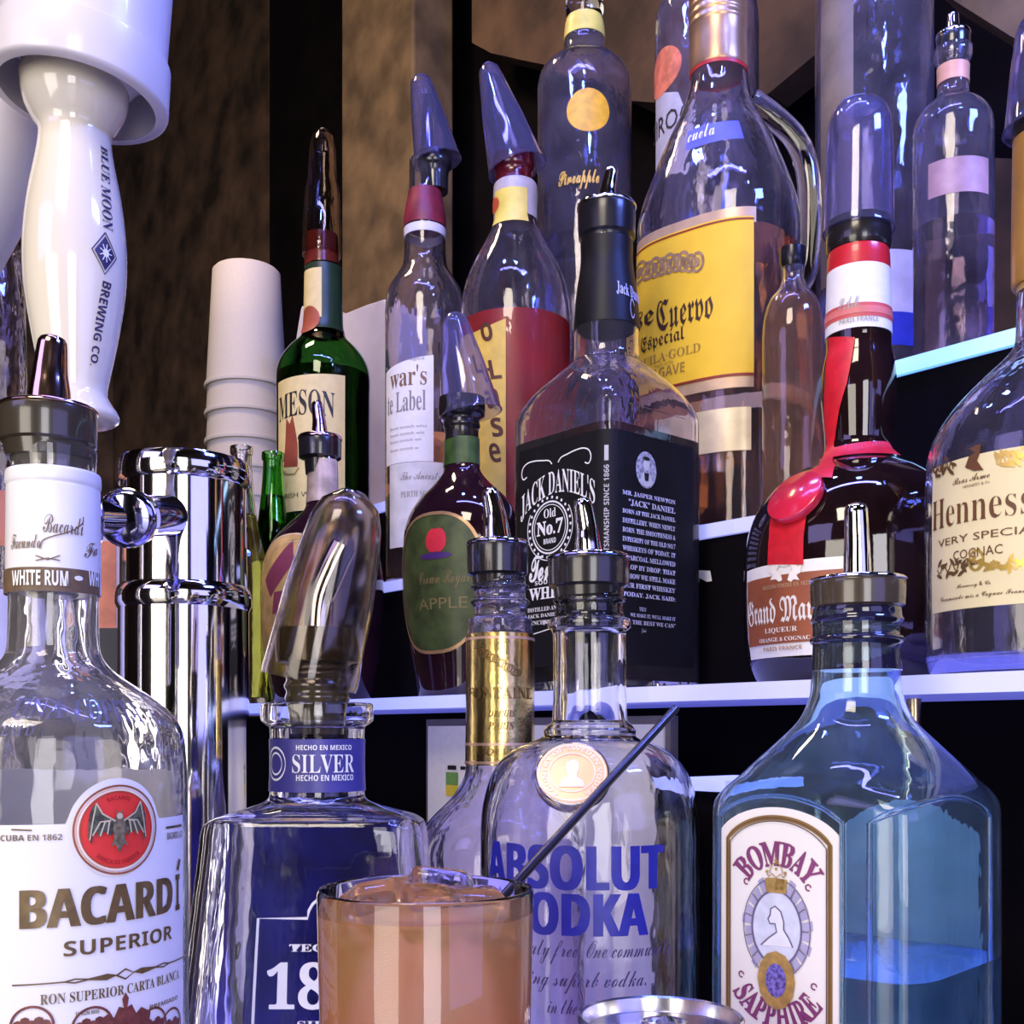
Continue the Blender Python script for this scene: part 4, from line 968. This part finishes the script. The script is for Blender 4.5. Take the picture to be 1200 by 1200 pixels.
ik.poly([(eu+x*rb_, ev+y*rb_) for x, y in [(-.13, .18), (-.10, .28), (-.06, .34), (-.08, .44), (0, .39), (.08, .44), (.06, .34), (.10, .28), (.13, .18), (.15, .0), (.12, -.2), (.20, -.36), (.10, -.32), (.05, -.42), (0, -.52), (-.05, -.42), (-.10, -.32), (-.20, -.36), (-.12, -.2), (-.15, 0)]])
ik.done('bat_body', solid('bat_dark', (.17, .14, .09), .5, var=.5, scale=600), b, off=.0012)
ik = Ink(L)
for sx in (-1, 1):
    for tip in ((.52, .62), (.60, -.10), (.44, -.12), (.28, -.08)): ik.stroke([(eu+sx*.20*rb_ if tip[1] < .5 else eu+sx*.1*rb_, ev+(.22 if tip[1] < .5 else .2)*rb_), (eu+sx*(tip[0]+.1)*.62*rb_, ev+.22*rb_+tip[1]*.25*rb_), (eu+sx*tip[0]*rb_, ev+tip[1]*rb_)], rb_*.035)
    ik.stroke([(eu+sx*.52*rb_, ev+.60*rb_), (eu+sx*.60*rb_, ev+.2*rb_), (eu+sx*.66*rb_, ev-.2*rb_)], rb_*.03)
ik.disc(eu, ev+.31*rb_, rb_*.07); ik.done('bat_bones', solid('bat_light', (.55, .50, .36), .5), b, off=.0014)
ik = Ink(L); ik.ring_text('MARCA DE FABRICA', eu, ev, -rb_*.80, rb_*.10, 38, -38) if 0 else ik.ring_text('MARCA DE FABRICA', eu, ev, rb_*.68, rb_*.10, 222, 138, inside=True); ik.ring_text('BACARDI', eu, ev, rb_*.68, rb_*.09, -22, 22); ik.done('roundel_lettering', solid('dark_red_ink', (.35, .02, .02), .5), b, off=.0010)
bron = solid('bronze_ink', (.16, .105, .045), .38, .25, var=.2, scale=250)
ik = Ink(L)
def run(t, X0, X1, Yt, Yb, style, off=0, yref=None):
    u0, u1 = L.inv(X0, (Yt+Yb)/2)[0], L.inv(X1, (Yt+Yb)/2)[0]; v1, v0 = L.inv(yref or 75, Yt)[1], L.inv(yref or 75, Yb)[1]; ik.textuv(t, u0, v0, u1, v1, style, off)
uB0 = L.inv(25.5, 1064)[0]; uB1 = L.inv(211, 1064)[0]; vB1 = L.inv(70, 1041)[1]; vB0 = L.inv(70, 1087)[1]
ik.fat('BACARD', uB0, vB0, uB0+(uB1-uB0)*.875, vB1, 'sb', .00045); ik.textuv('I', uB0+(uB1-uB0)*.915, vB0, uB0+(uB1-uB0)*.97, vB1, 'sb')
ik.stroke([(uB0+(uB1-uB0)*.94, vB1+.0015), (uB0+(uB1-uB0)*.97, vB1+.005)], .0018)
run('SUPERIOR', 75, 200, 1103, 1121, 'sb'); run('RON SUPERIOR CARTA BLANCA', 47, 208, 1159, 1171, 'serif', yref=110)
um_, vm_ = L.inv(146, 1141)
for sx in (-1, 1):
    ik.stroke([(um_+sx*.003, vm_), (um_+sx*.006, vm_+.0008), (um_+sx*.012, vm_+.0001), (um_+sx*.016, vm_+.0006), (um_+sx*.019, vm_), (um_+sx*.034, vm_-.0001)], .0005)
    ik.stroke([(um_+sx*.006, vm_-.0008), (um_+sx*.012, vm_), (um_+sx*.016, vm_-.0006), (um_+sx*.019, vm_)], .0005); ik.poly([(um_+sx*.003, vm_), (um_+sx*.006, vm_+.0009), (um_+sx*.011, vm_), (um_+sx*.006, vm_-.0009)][::sx])
ik.stroke([(um_-.003, vm_), (um_, vm_+.0016), (um_+.003, vm_), (um_, vm_-.0016), (um_-.003, vm_)], .0006)
run('COUNTED IN CUBA EN 1862', -58, 73, 977, 984, 'sb'); run('BACARDI & CO', 194, 212, 975, 983, 'sb', yref=200); ik.stroke([(L.inv(14, 972)[0], L.inv(14, 972)[1]), L.inv(38, 973)], .0005); ik.stroke([L.inv(193, 970), L.inv(211, 967)], .0008)
run('EL RON MAS', 88, 116, 1184, 1189, 'sb', yref=100); run('PREMIADO', 174, 206, 1176, 1181, 'sb', yref=180)
ik.done('label_lettering', bron, b, off=.0006)
ik = Ink(L)                                       # crest row at the bottom of the label
cu2, cv2 = L.inv(146, 1192)
ik.poly([(cu2+x*.0065, cv2+y*.0065) for x, y in [(-1.3, -1.2), (-1.5, .0), (-.9, .35), (-.6, .1), (-.35, .6), (-.1, .5), (-.18, .95), (0, 1.25), (.18, .95), (.1, .5), (.35, .6), (.6, .1), (.9, .35), (1.5, 0), (1.3, -1.2)]])
for X in (38, 108, 178, 200):
    a_, c_ = L.inv(X, 1203)
    ik.ring(a_, c_, .0062, .0062, .0008, 30)
    for k in range(5): ik.disc(a_-.004+.002*k, c_+.001*(k % 2)+.0005, .0016, n=8)
ik.done('crest_medals', solid('crest_maroon', (.17, .045, .035), .45, var=.3, scale=400), b, off=.0006)

# --- silver tequila
dq = .46
L = Loft(372, dq, [(824, 58), (824, 62), (827, 65), (844, 65), (849, 60), (853, 55), (930, 55), (938, 60, 2.2), (946, 80, 2.8), (952, 100, 3.6), (958, 116, 4.6), (966, 124, 5.5), (990, 127, 6), (1200, 149, 6), (None, 160, 6)], 0, rot=0, ratio=.58, n=96).setref(1100)
L.lv = [(z, a, e, 1.0 if e < 2.05 else max(.58, 1-(e-2.05)*.16)) for z, a, e, ra in L.lv]
b = bottle('tequila_bottle', L, 'angular clear tequila bottle wide at the base, left of the cocktail glass', 'bottle', clear, wall=.003)
deep = solid('rear_label_blue', (.022, .020, .24), .45, var=.5, scale=40)
def flip(L):                                      # the rear face, seen through the glass
    o = object.__new__(Loft); o.__dict__.update(L.__dict__); return o
V = []; nu = 20; ext = .070; z_a, z_b = .02, zy(975, dq)
for i in range(nu+1):
    for j in range(6):
        z = z_a+(z_b-z_a)*j/5; a_, e_, ra_ = L.at(z); x = (-1+2*i/nu)*a_*.72; y = a_*ra_*.985+.0007
        V.append((L.x+x*math.cos(L.rot)-y*math.sin(L.rot), L.y+x*math.sin(L.rot)+y*math.cos(L.rot), z))
mesh_obj('rear_label', V, [(i*6+j, i*6+j+1, (i+1)*6+j+1, (i+1)*6+j) for i in range(nu) for j in range(5)], deep, b, label='deep blue rear label seen through the glass')
sleeve(L, 866, 926, solid('violet_band', (.055, .050, .26), .4), b, 'neck_label', off=.0005)
ik = Ink(L); ik.text('SILVER', 344, 884, 413, 906, 'serif', off=-.005); ik.text('HECHO EN MEXICO', 348, 873, 410, 879, 'sb'); ik.text('HECHO EN MEXICO', 348, 908, 412, 915, 'sb')
u = ik.box(319, 876, 336, 914); ik.ring((u[0]+u[2])/2, (u[1]+u[3])/2, (u[2]-u[0])/2, (u[3]-u[1])/2, .0009, 24); ik.ring((u[0]+u[2])/2, (u[1]+u[3])/2, (u[2]-u[0])/3, (u[3]-u[1])/3, .0008, 20)
ik.done('neck_lettering', ink_w, b, off=.0009)
ik = Ink(L)
fr = [(303, 1200), (303, 1082), (303, 1076), (345, 1073), (362, 1072), (368, 1062), (385, 1052), (402, 1052), (420, 1062), (426, 1072), (470, 1072), (470, 1200)]
u0_, u1_ = L.inv(303, 1100)[0], L.inv(470, 1100)[0]; vt_ = L.inv(385, 1076)[1]; um2 = (u0_+u1_)/2; 
arc_ = [(um2+.0085*math.cos(math.radians(a)), vt_+.0085*math.sin(math.radians(a))) for a in range(180, -1, -20)]
ik.stroke([(u0_, .03), (u0_, vt_)]+arc_+[(u1_, vt_), (u1_, .03)], .0011)
ik.textuv('TEQUILA', um2-.0155, L.inv(360, 1117)[1], um2+.0155, L.inv(360, 1106)[1], 'serif', off=.01)
ik.textuv('1800', u0_+.0045, L.inv(360, 1183)[1], u1_-.0045, L.inv(360, 1127)[1], 'frak', off=.01); ik.textuv('SILVER', um2-.012, L.inv(360, 1206)[1], um2+.012, L.inv(360, 1196)[1], 'serif')
ik.done('front_lettering', ink_w, b, off=.0006)
lathe(372, dq, [(738, 45), (738, 48), (776, 47), (779, 38), (784, 36), (790, 39), (797, 36), (804, 39), (811, 36), (818, 38), (823, 36), (860, 30)], solid('olive_rubber', (.06, .048, .025), .15, coat=.6), b, 'pourer')
tube(curve_pts([pt(372, 740, dq), pt(376, 700, dq), pt(392, 660, dq), pt(402, 640, dq)], 4), .0062, chrome, b, 'spout', n=16)
axis_loft(pt(362, 800, dq), pt(414, 576, dq), [(f, r/F*dq) for f, r in [(0, 56), (.03, 57), (.2, 55), (.45, 53), (.7, 47), (.84, 42), (.93, 34), (1, 14)]], glass('smoky_plastic', (.74, .66, .60), rough=.09, ior=1.42, bmp=.25, scale=22, stretch=(1, 1, 1)), b, 'pourer_cover', hollow=.0012, n=56)

# --- gold foil bottle
dz_ = .575
L = Loft(586, dz_, [(676, 27), (676, 29), (684, 30), (688, 34), (693, 30), (702, 31), (706, 35), (712, 31), (722, 31), (727, 37), (734, 37), (740, 38), (745, 39), (895, 40), (910, 42), (925, 50), (940, 62), (958, 80), (975, 92), (1000, 99), (None, 99)], 0, n=64).setref(820)
b = bottle('liqueur_bottle', L, 'clear bottle with a long gold foil neck behind the cocktail glass', 'bottle', hazy)
sleeve(L, 744, 896, gold, b, 'neck_foil')
ik = Ink(L); ik.text('FONTAINE', 550, 805, 622, 819, 'serif'); ik.text('DEPUIS', 572, 832, 604, 840, 'ital'); ik.text('PARIS', 572, 846, 602, 855, 'ital'); ik.text('LIQUEUR', 560, 877, 612, 886, 'serif')
for k in range(14):
    u = ik.box(560+(k*17) % 44, 757+(k*11) % 28, 569+(k*17) % 44, 766+(k*11) % 28); ik.ring((u[0]+u[2])/2, (u[1]+u[3])/2, (u[2]-u[0])/2, (u[3]-u[1])/2, .0006, 12)
ik.done('embossed_print', solid('dark_gold', (.30, .20, .07), .3, .8), b, off=.0008)
for y in (750, 872, 893): sleeve(L, y-1.5, y+1.5, solid('pink_gold', (.85, .55, .38), .3, .6), b, 'foil_line', off=.0007)
pourer(b, 583, dz_, 637, 36, 676, 30, 572, 574, 18, 9)

# --- vodka with blue lettering
dv_ = .475
L = Loft(691, dv_, [(694, 38), (694, 40), (700, 40), (704, 43), (709, 40), (716, 40), (724, 42), (727, 48), (735, 49), (739, 45), (745, 43), (845, 44), (850, 50), (856, 54), (862, 54), (866, 60), (874, 80), (886, 99), (902, 112), (925, 121), (955, 127), (1000, 128), (None, 128)], 0, n=88).setref(1050)
b = bottle('vodka_bottle', L, 'rounded clear vodka bottle with bold blue lettering behind the cocktail glass', 'bottle', clear, wall=.003)
pourer(b, 690, dv_, 654, 48, 690, 42, 584, 682, 17, 10)
lathe(690, dv_, [(690, 36), (730, 34), (740, 25)], black, b, 'pourer_plug')
blu = solid('cobalt_ink', (.012, .014, .28), .4, var=.12, scale=200)
ik = Ink(L)
u0_, u1_ = L.inv(575, 1018)[0], L.inv(775, 1018)[0]; vA, vB = L.inv(690, 991)[1], L.inv(690, 1044)[1]
ik.fat('ABSOLUT', u0_, vB, u1_, vA, 'sb', .0007)
vA, vB = L.inv(690, 1047)[1], L.inv(690, 1098)[1]; ik.fat('VODKA', L.inv(596, 1070)[0], vB, L.inv(757, 1070)[0], vA, 'sb', .0007)
ik.done('blue_lettering', blu, b, off=.0006)
ik = Ink(L)
for t, X0, X1, Yt, Yb in (('taste truly free. One community', 583, 785, 1102, 1132), ('crafting superb vodka.', 588, 755, 1138, 1166), ('in the village of Ahus', 640, 770, 1170, 1198)):
    ik.textuv(t, L.inv(X0, Yt)[0], L.inv(690, Yb)[1], L.inv(X1, Yt)[0], L.inv(690, Yt)[1], 'script', shear=.15)
ik.done('script_lettering', solid('violet_ink', (.05, .035, .12), .4), b, off=.0006)
mu, mv = L.inv(671, 908); c_ = L.P(mu, mv, .0); nr = Vector((-.10, -.86, .46)).normalized()
axis_loft(c_-nr*.003, c_+nr*.0016, [(0, .0150), (.6, .0148), (.85, .0142), (1, .0136)], clear, b, 'medallion_boss', n=48)
PL = Plane(c_+nr*.0018, Vector((1, -.10, 0)), nr.cross(Vector((1, -.1, 0))).normalized())
if PL.n.dot(nr) < 0: PL.n = -PL.n
ik = Ink(PL); ik.disc(0, 0, .0138, .0128, 44); ik.done('medallion', solid('medal_copper', (.72, .40, .26), .35, .4), b, off=.0001)
ik = Ink(PL); ik.ring(0, 0, .0130, .0120, .0006, 44); ik.ring(0, 0, .0090, .0083, .0005, 40); ik.ring_text('COUNTRY OF SWEDEN VODKA', 0, 0, .0098, .0020, -150, 150); ik.poly([(x*.001, y*.001) for x, y in [(-5, -6.2), (-3.6, -2.8), (-1.6, -1.6), (-2.0, .8), (-2.6, 1.8), (-2.0, 4.6), (.6, 5.8), (2.4, 4.6), (2.8, 2.0), (2.0, -.4), (2.0, -1.8), (4.4, -3.4), (5, -6.2)]]); ik.done('medallion_print', solid('medal_light', (.88, .72, .60), .4), b, off=.0004)

# --- blue gin
dg_ = .455
L = Loft(1003, dg_, [(716, 44), (716, 48), (722, 50), (740, 49), (785, 50), (800, 51), (820, 54), (845, 66, 2.0), (870, 90, 2.1), (893, 110, 2.5), (912, 122, 3.2), (926, 129, 4.4), (940, 133, 5.6), (955, 133.5, 6), (None, 134, 6)], 0, rot=math.radians(-44), n=96).setref(1100)
b = bottle('gin_bottle', L, 'square blue glass gin bottle with an arched white label', 'bottle', blueglass, glass('blue_liquid', (.62, .88, 1.0), ior=1.34, bmp=0), 1117, wall=.003)
pourer(b, 1005, dg_, 680, 54, 714, 48, 590, 1003, 17, 13, collar=solid('warm_rubber', (.060, .045, .032), .22, coat=.5))
lathe(1004, dg_, [(712, 49), (716, 50), (724, 51), (728, 53), (733, 49), (745, 49), (748, 53), (753, 53), (757, 49), (778, 50), (786, 51)], solid('blue_black', (.014, .013, .035), .1, coat=.6), b, 'neck_ring')
gl0, gl1 = L.inv(845.5, 1060)[0], L.inv(985, 1060)[0]; gz = L.inv(912, 946)[1]; gw = gl1-gl0
def garch(x): return .13*(2*x-1)**2 
hh_ = gz-.02
lt = lambda x: (1-math.sqrt(max(0, 1-(.88*(2*x-1))**2)))*.34*gw/hh_*1.05
label_patch(L, 0, 0, 0, 0, solid('gin_label_white', (.88, .86, .84), .45, var=.01), b, name='front_label', uv=(gl0, .02, gl1, gz), top=lt, nu=36)
ik = Ink(L)
def archline(ins):
    out = [(gl0+ins, .03)]
    for i in range(25):
        x = i/24; u = gl0+ins+(gw-2*ins)*x; out.append((u, gz-ins*1.0-lt(x)*hh_*.93))
    out.append((gl1-ins, .03)); return out
ik.stroke(archline(.0040), .0020); ik.done('label_frame', solid('frame_bronze', (.34, .20, .07), .4, .3), b, off=.0006)
ik = Ink(L); ik.stroke(archline(.0053), .0004); ik.stroke(archline(.0040), .0003); ik.done('label_frame_line', solid('frame_dark', (.10, .06, .03), .4), b, off=.0009)
gc = (gl0+gl1)/2; gv = lambda Y: L.inv(912, Y)[1]
plum = solid('plum_ink', (.23, .05, .17), .45, var=.1)
ik = Ink(L)
vb, vt = gv(1030), gv(990)
Rb = .020; ccv = gv(992)-Rb-.0
def arctext(t, cu, cv, R, h, a, style, up=True, off=0):
    V, Fc = text2d(t, style, off); out = []
    for x, y in V:
        q = math.radians(-a+2*a*x)
        r = R+y*h if up else R+(1-y)*h
        out.append((cu+r*math.sin(q), cv+(r*math.cos(q) if up else -r*math.cos(q))))
    ik.add(out, Fc)
hB = gw*.19
arctext('BOMBAY', gc, gv(1004)-gw*.34, gw*.27, hB, 57, 'serif', True, .02)
arctext('SAPPHIRE', gc, gv(1183)+gw*.30, gw*.25, gw*.19, 60, 'serif', False, .02)
for sx in (-1, 1): ik.ring(gc+sx*gw*.255, gv(1036), .0011, .0011, .0006, 12, 0, 300); ik.ring(gc+sx*gw*.30, gv(1148), .0011, .0011, .0006, 12, 0, 300)
ik.done('label_lettering', plum, b, off=.0006)
ik = Ink(L); cvq = gv(1087); ra, rb2 = gw*.205, gw*.275
for k in range(26):
    a = 2*math.pi*(k+.5)/26
    if abs(math.sin(a)-1) < .06 or abs(math.sin(a)+1) < .06: continue
    c, s_ = math.cos(a), math.sin(a); w_ = .10; g = 1.0 if k % 4 else 1.10
    q = [(gc+ra*r*math.cos(a+dw), cvq+rb2*r*math.sin(a+dw)) for r, dw in ((.98, -w_), (1.30*g, -w_*.9), (1.30*g, w_*.9), (.98, w_))]; ik.poly(q)
ik.done('jewel_ring', solid('jewel_violet', (.42, .40, .62), .35), b, off=.0006)
ik = Ink(L); ik.ring(gc, cvq, ra*.99, rb2*.99, .0007, 40); ik.ring(gc, cvq, ra*1.34, rb2*1.32, .0004, 44)
for k in range(13):
    a = 2*math.pi*k/13; ik.stroke([(gc+ra*math.cos(a), cvq+rb2*math.sin(a)), (gc+ra*1.3*math.cos(a), cvq+rb2*1.3*math.sin(a))], .0005)
P = [(gc+x*ra, cvq+y*rb2) for x, y in [(-.62, -.50), (-.30, -.28), (.02, -.10), (-.05, .12), (-.25, .10), (-.33, .22), (-.24, .34), (-.22, .50), (-.05, .58), (.18, .46), (.30, .2), (.30, -.02), (.5, -.22), (.66, -.45)]]; ik.stroke(P, .0006)
ik.done('jewel_outline', solid('jewel_dark', (.16, .13, .26), .4), b, off=.0010)
ik = Ink(L); ik.disc(gc, cvq, ra*.96, rb2*.96, 36); ik.done('cameo', solid('cameo_blue', (.66, .70, .88), .4, var=.1, scale=200), b, off=.0007)
ik = Ink(L); ik.poly(P); ik.done('cameo_profile', solid('cameo_light', (.82, .84, .94), .4), b, off=.0009)
ik = Ink(L); u0, v0 = gc, cvq+rb2*1.02
ik.poly([(u0-.0033, v0), (u0-.0036, v0+.0044), (u0+.0036, v0+.0044), (u0+.0033, v0)])
for x in (-.004, 0, .004): ik.disc(u0+x, v0+.0068+(0.0012 if x == 0 else 0), .0006, n=8)
ik.stroke([(u0-.0042, v0+.0066), (u0-.0032, v0+.0048), (u0-.0018, v0+.0062), (u0, v0+.0046), (u0+.0018, v0+.0062), (u0+.0032, v0+.0048), (u0+.0042, v0+.0066)], .0005)
ik.ring(u0, v0+.0062, .0028, .0042, .0004, 14, 0, 180); ik.stroke([(u0, v0+.0095), (u0, v0+.0125)], .0004); ik.stroke([(u0-.001, v0+.0112), (u0+.001, v0+.0112)], .0004)
lc = gv(1148); ik.disc(gc, lc, gw*.155, gw*.215, 12); ik.poly([(gc-.0028, cvq-rb2*.95), (gc-.0032, lc+.006), (gc+.0032, lc+.006), (gc+.0028, cvq-rb2*.95)])
ik.poly([(u0-.0042, v0-.0012), (u0-.0048, v0+.0042), (u0+.0048, v0+.0042), (u0+.0042, v0-.0012)])
ik.done('gold_crown', ink_gold, b, off=.0011)
ik = Ink(L); ik.disc(gc, lc, gw*.085, gw*.125, 16); ik.done('sapphire_emblem', solid('sapphire_violet', (.22, .18, .62), .15, .3, var=.6, scale=700), b, off=.0013)
# moulded arches in the glass and the rear labels seen through it
def tubes_on(P, r, name):
    tube([L.P(u, v, .0003) for u, v in P], r, blueglass, b, name, n=10)
tubes_on([(gl0-.0008, .02)]+[(gl0-.0008+(gw+.0016)*i/20, gz+.0042-lt(i/20)*hh_*.9) for i in range(21)]+[(gl1+.0008, .02)], .0011, 'moulded_arch')
r0, r1 = L.inv(1020, 1060)[0], L.inv(1158, 1060)[0]; rz = L.inv(1088, 936)[1]
tubes_on([(r0, .02)]+[(r0+(r1-r0)*i/20, rz-lt(i/20)*hh_*.9) for i in range(21)]+[(r1, .02)], .0012, 'moulded_arch')
for sgn in (0, 1):                                # labels on the two rear faces
    V = []; s_ = 134/F*dg_
    for i in range(13):
        x = (-1+2*i/12)
        zz = zy(955, dg_)-(1-math.sqrt(1-(.88*x)**2))*.018
        for z in (.03, zz):
            p = Vector((x*s_*.66, s_+.0009, 0)) if sgn == 0 else Vector((-s_-.0009, x*s_*.66, 0))
            V.append((L.x+p.x*math.cos(L.rot)-p.y*math.sin(L.rot), L.y+p.x*math.sin(L.rot)+p.y*math.cos(L.rot), z))
    mesh_obj('rear_label', V, [(2*i, 2*i+1, 2*i+3, 2*i+2) for i in range(12)], solid('rear_label_white', (.90, .94, .98), .5), b, smooth=False)

# --- cocktail glass
dk = .345; kx = (499-600)/F*dk
gt = thing('cocktail_glass', (kx, dk, 0), 'straight tumbler of cloudy orange cocktail with ice in the centre front', 'glass')
rim = zy(1040, dk); rT = 126.5/F*dk; rB = 112/F*dk
zs = [(0, rB-.002), (.0015, rB), (.012, rB), (rim*.5, (rB+rT)/2), (rim-.001, rT), (rim, rT-.0006), (rim, rT-.0012), (rim-.001, rT-.0017), (rim*.5, (rB+rT)/2-.0020), (.014, rB-.003), (.012, rB-.006)]
nn = 80
RG = lambda L_: [[(kx+r*math.cos(2*math.pi*j/nn), dk+r*math.sin(2*math.pi*j/nn), z) for j in range(nn)] for z, r in L_]
V, Fc = rings(RG(zs)); mesh_obj('glass_wall', V, Fc, glass('tumbler_glass', (.98, .97, .99), bmp=.03), gt)
zl = zy(1066, dk); m, nt, bs = nodes('orange_cocktail')
noise_col(nt, bs, (1.0, .42, .13), (1.0, .60, .27), 35, .35, .7)
bs.inputs['Transmission Weight'].default_value = .60; bs.inputs['Roughness'].default_value = .25; bs.inputs['IOR'].default_value = 1.34
bs.inputs['Subsurface Weight'].default_value = .0
rl_ = lambda z: rB+(rT-rB)*z/rim-.0016
V, Fc = rings(RG([(.0125, rl_(0)-.002), (.02, rl_(.02)), (zl-.001, rl_(zl)), (zl, rl_(zl)-.0004)])); mesh_obj('cocktail', V, Fc, m, gt)
icem = glass('ice', (.93, .90, .92), rough=.04, ior=1.31, bmp=.5, scale=60, stretch=(1, 1, 1))
rnd = random.Random(11); k_ = 0
for (ix, iy, iz, sz, label_) in [(-.014, -.010, .0, .0105, 0), (.004, .014, .001, .011, 0), (.015, -.006, -.001, .010, 0), (-.012, .014, .0, .009, 0), (.002, -.012, .0005, .0085, 0)]:
    bm = bmesh.new(); bmesh.ops.create_cube(bm, size=2*sz)
    for v in bm.verts: v.co += Vector((rnd.uniform(-1, 1), rnd.uniform(-1, 1), rnd.uniform(-1, 1)))*sz*.22
    bmesh.ops.bevel(bm, geom=bm.edges[:], offset=sz*.35, segments=3, affect='EDGES', profile=.6)
    R_ = Matrix.Rotation(rnd.uniform(0, 3), 4, 'Z') @ Matrix.Rotation(rnd.uniform(-.5, .5), 4, 'X')
    Vq = [tuple((R_ @ v.co)+Vector((kx+ix, dk+iy, zl-sz*.15+iz))) for v in bm.verts]; bm.verts.index_update(); Fq = [tuple(v.index for v in f.verts) for f in bm.faces]; bm.free()
    o = mesh_obj('ice_cube', Vq, Fq, icem, None)
    tag(o, ['ice cube at the left front of the cocktail', 'ice cube at the back of the cocktail under the straw', 'ice cube at the right side of the cocktail', 'ice cube at the left back of the cocktail', 'smallest ice cube at the front of the cocktail'][k_], 'ice cube', 'ice cubes in the cocktail'); k_ += 1
st = thing('drinking_straw', pt(500, 1150, dk), 'thin black straw leaning right out of the cocktail glass', 'straw')
p0 = pt(508, 1140, dk-.004); p1 = pt(603, 1030, dk+.022); p2 = p1+(p1-p0)*0
pe = pt(792, 830, .42)
axis_loft(p0, pe, [(0, .00165), (1, .00165)], solid('black_straw', (.016, .012, .018), .25, coat=.4), st, 'straw_tube', hollow=.0004, n=16)

# --- drink can
dn = .385; nx = (774-600)/F*dn; zr = zy(1189, dn); rr0 = 96/F*dn; rb0 = .0331
cn = thing('drink_can', (nx, dn, 0), 'red and silver drink can at the bottom edge before the vodka', 'can')
alu = solid('aluminium', (.78, .76, .82), .2, 1, var=.03); nn = 72
RC = lambda L_: [[(nx+r*math.cos(2*math.pi*j/nn), dn+r*math.sin(2*math.pi*j/nn), z) for j in range(nn)] for z, r in L_]
V, Fc = rings(RC([(0, .024), (.003, .027), (.010, rb0), (zr-.016, rb0), (zr-.012, rb0-.0006), (zr-.004, rr0+.0002)]), True, False); mesh_obj('can_body', V, Fc, solid('can_red', (.58, .02, .02), .25, .55, var=.1, coat=.4), cn)
V, Fc = rings(RC([(zr-.0045, rr0-.0003), (zr-.003, rr0+.0003), (zr-.0008, rr0+.0003), (zr, rr0-.0004), (zr-.0006, rr0-.0013), (zr-.0055, rr0-.0022), (zr-.0062, rr0-.0035), (zr-.005, rr0-.0048), (zr-.005, .004)]), False, True); mesh_obj('lid', V, Fc, alu, cn)
zl2 = zr-.005
ringp = [(nx+.0015+.0075*math.cos(a), dn+.003+.0062*math.sin(a), zl2+.0012) for a in [2*math.pi*i/28 for i in range(29)]]
tube(ringp, .0011, alu, cn, 'pull_tab', n=8)
tube([(nx+.0015, dn-.010, zl2+.0010), (nx+.0015, dn-.004, zl2+.0014)], .0045, alu, cn, 'tab_nose', n=10)
ringp = [(nx+.0125*math.cos(a), dn-.006+.010*math.sin(a), zl2+.0002) for a in [2*math.pi*i/32 for i in range(33)]]
tube(ringp, .0005, alu, cn, 'score_line', n=6)
# glowing sheet added on the counter to light the front row from below
glow = thing('glow_sheet', (.02, .52, 0), 'added violet glowing sheet that lights the front bottles from below', 'added light')
boxm('glow_sheet_body', [(x, y, z) for z in (.0002, .0015) for x, y in ((-.24, .27), (.26, .27), (.26, .385), (-.10, .79))], emit('glow_violet', (.28, .27, 1.0), 1.5), glow)
for ob in list(SC.objects):                       # text curve leftovers never stay in the scene
    if ob.type == 'FONT': bpy.data.objects.remove(ob)
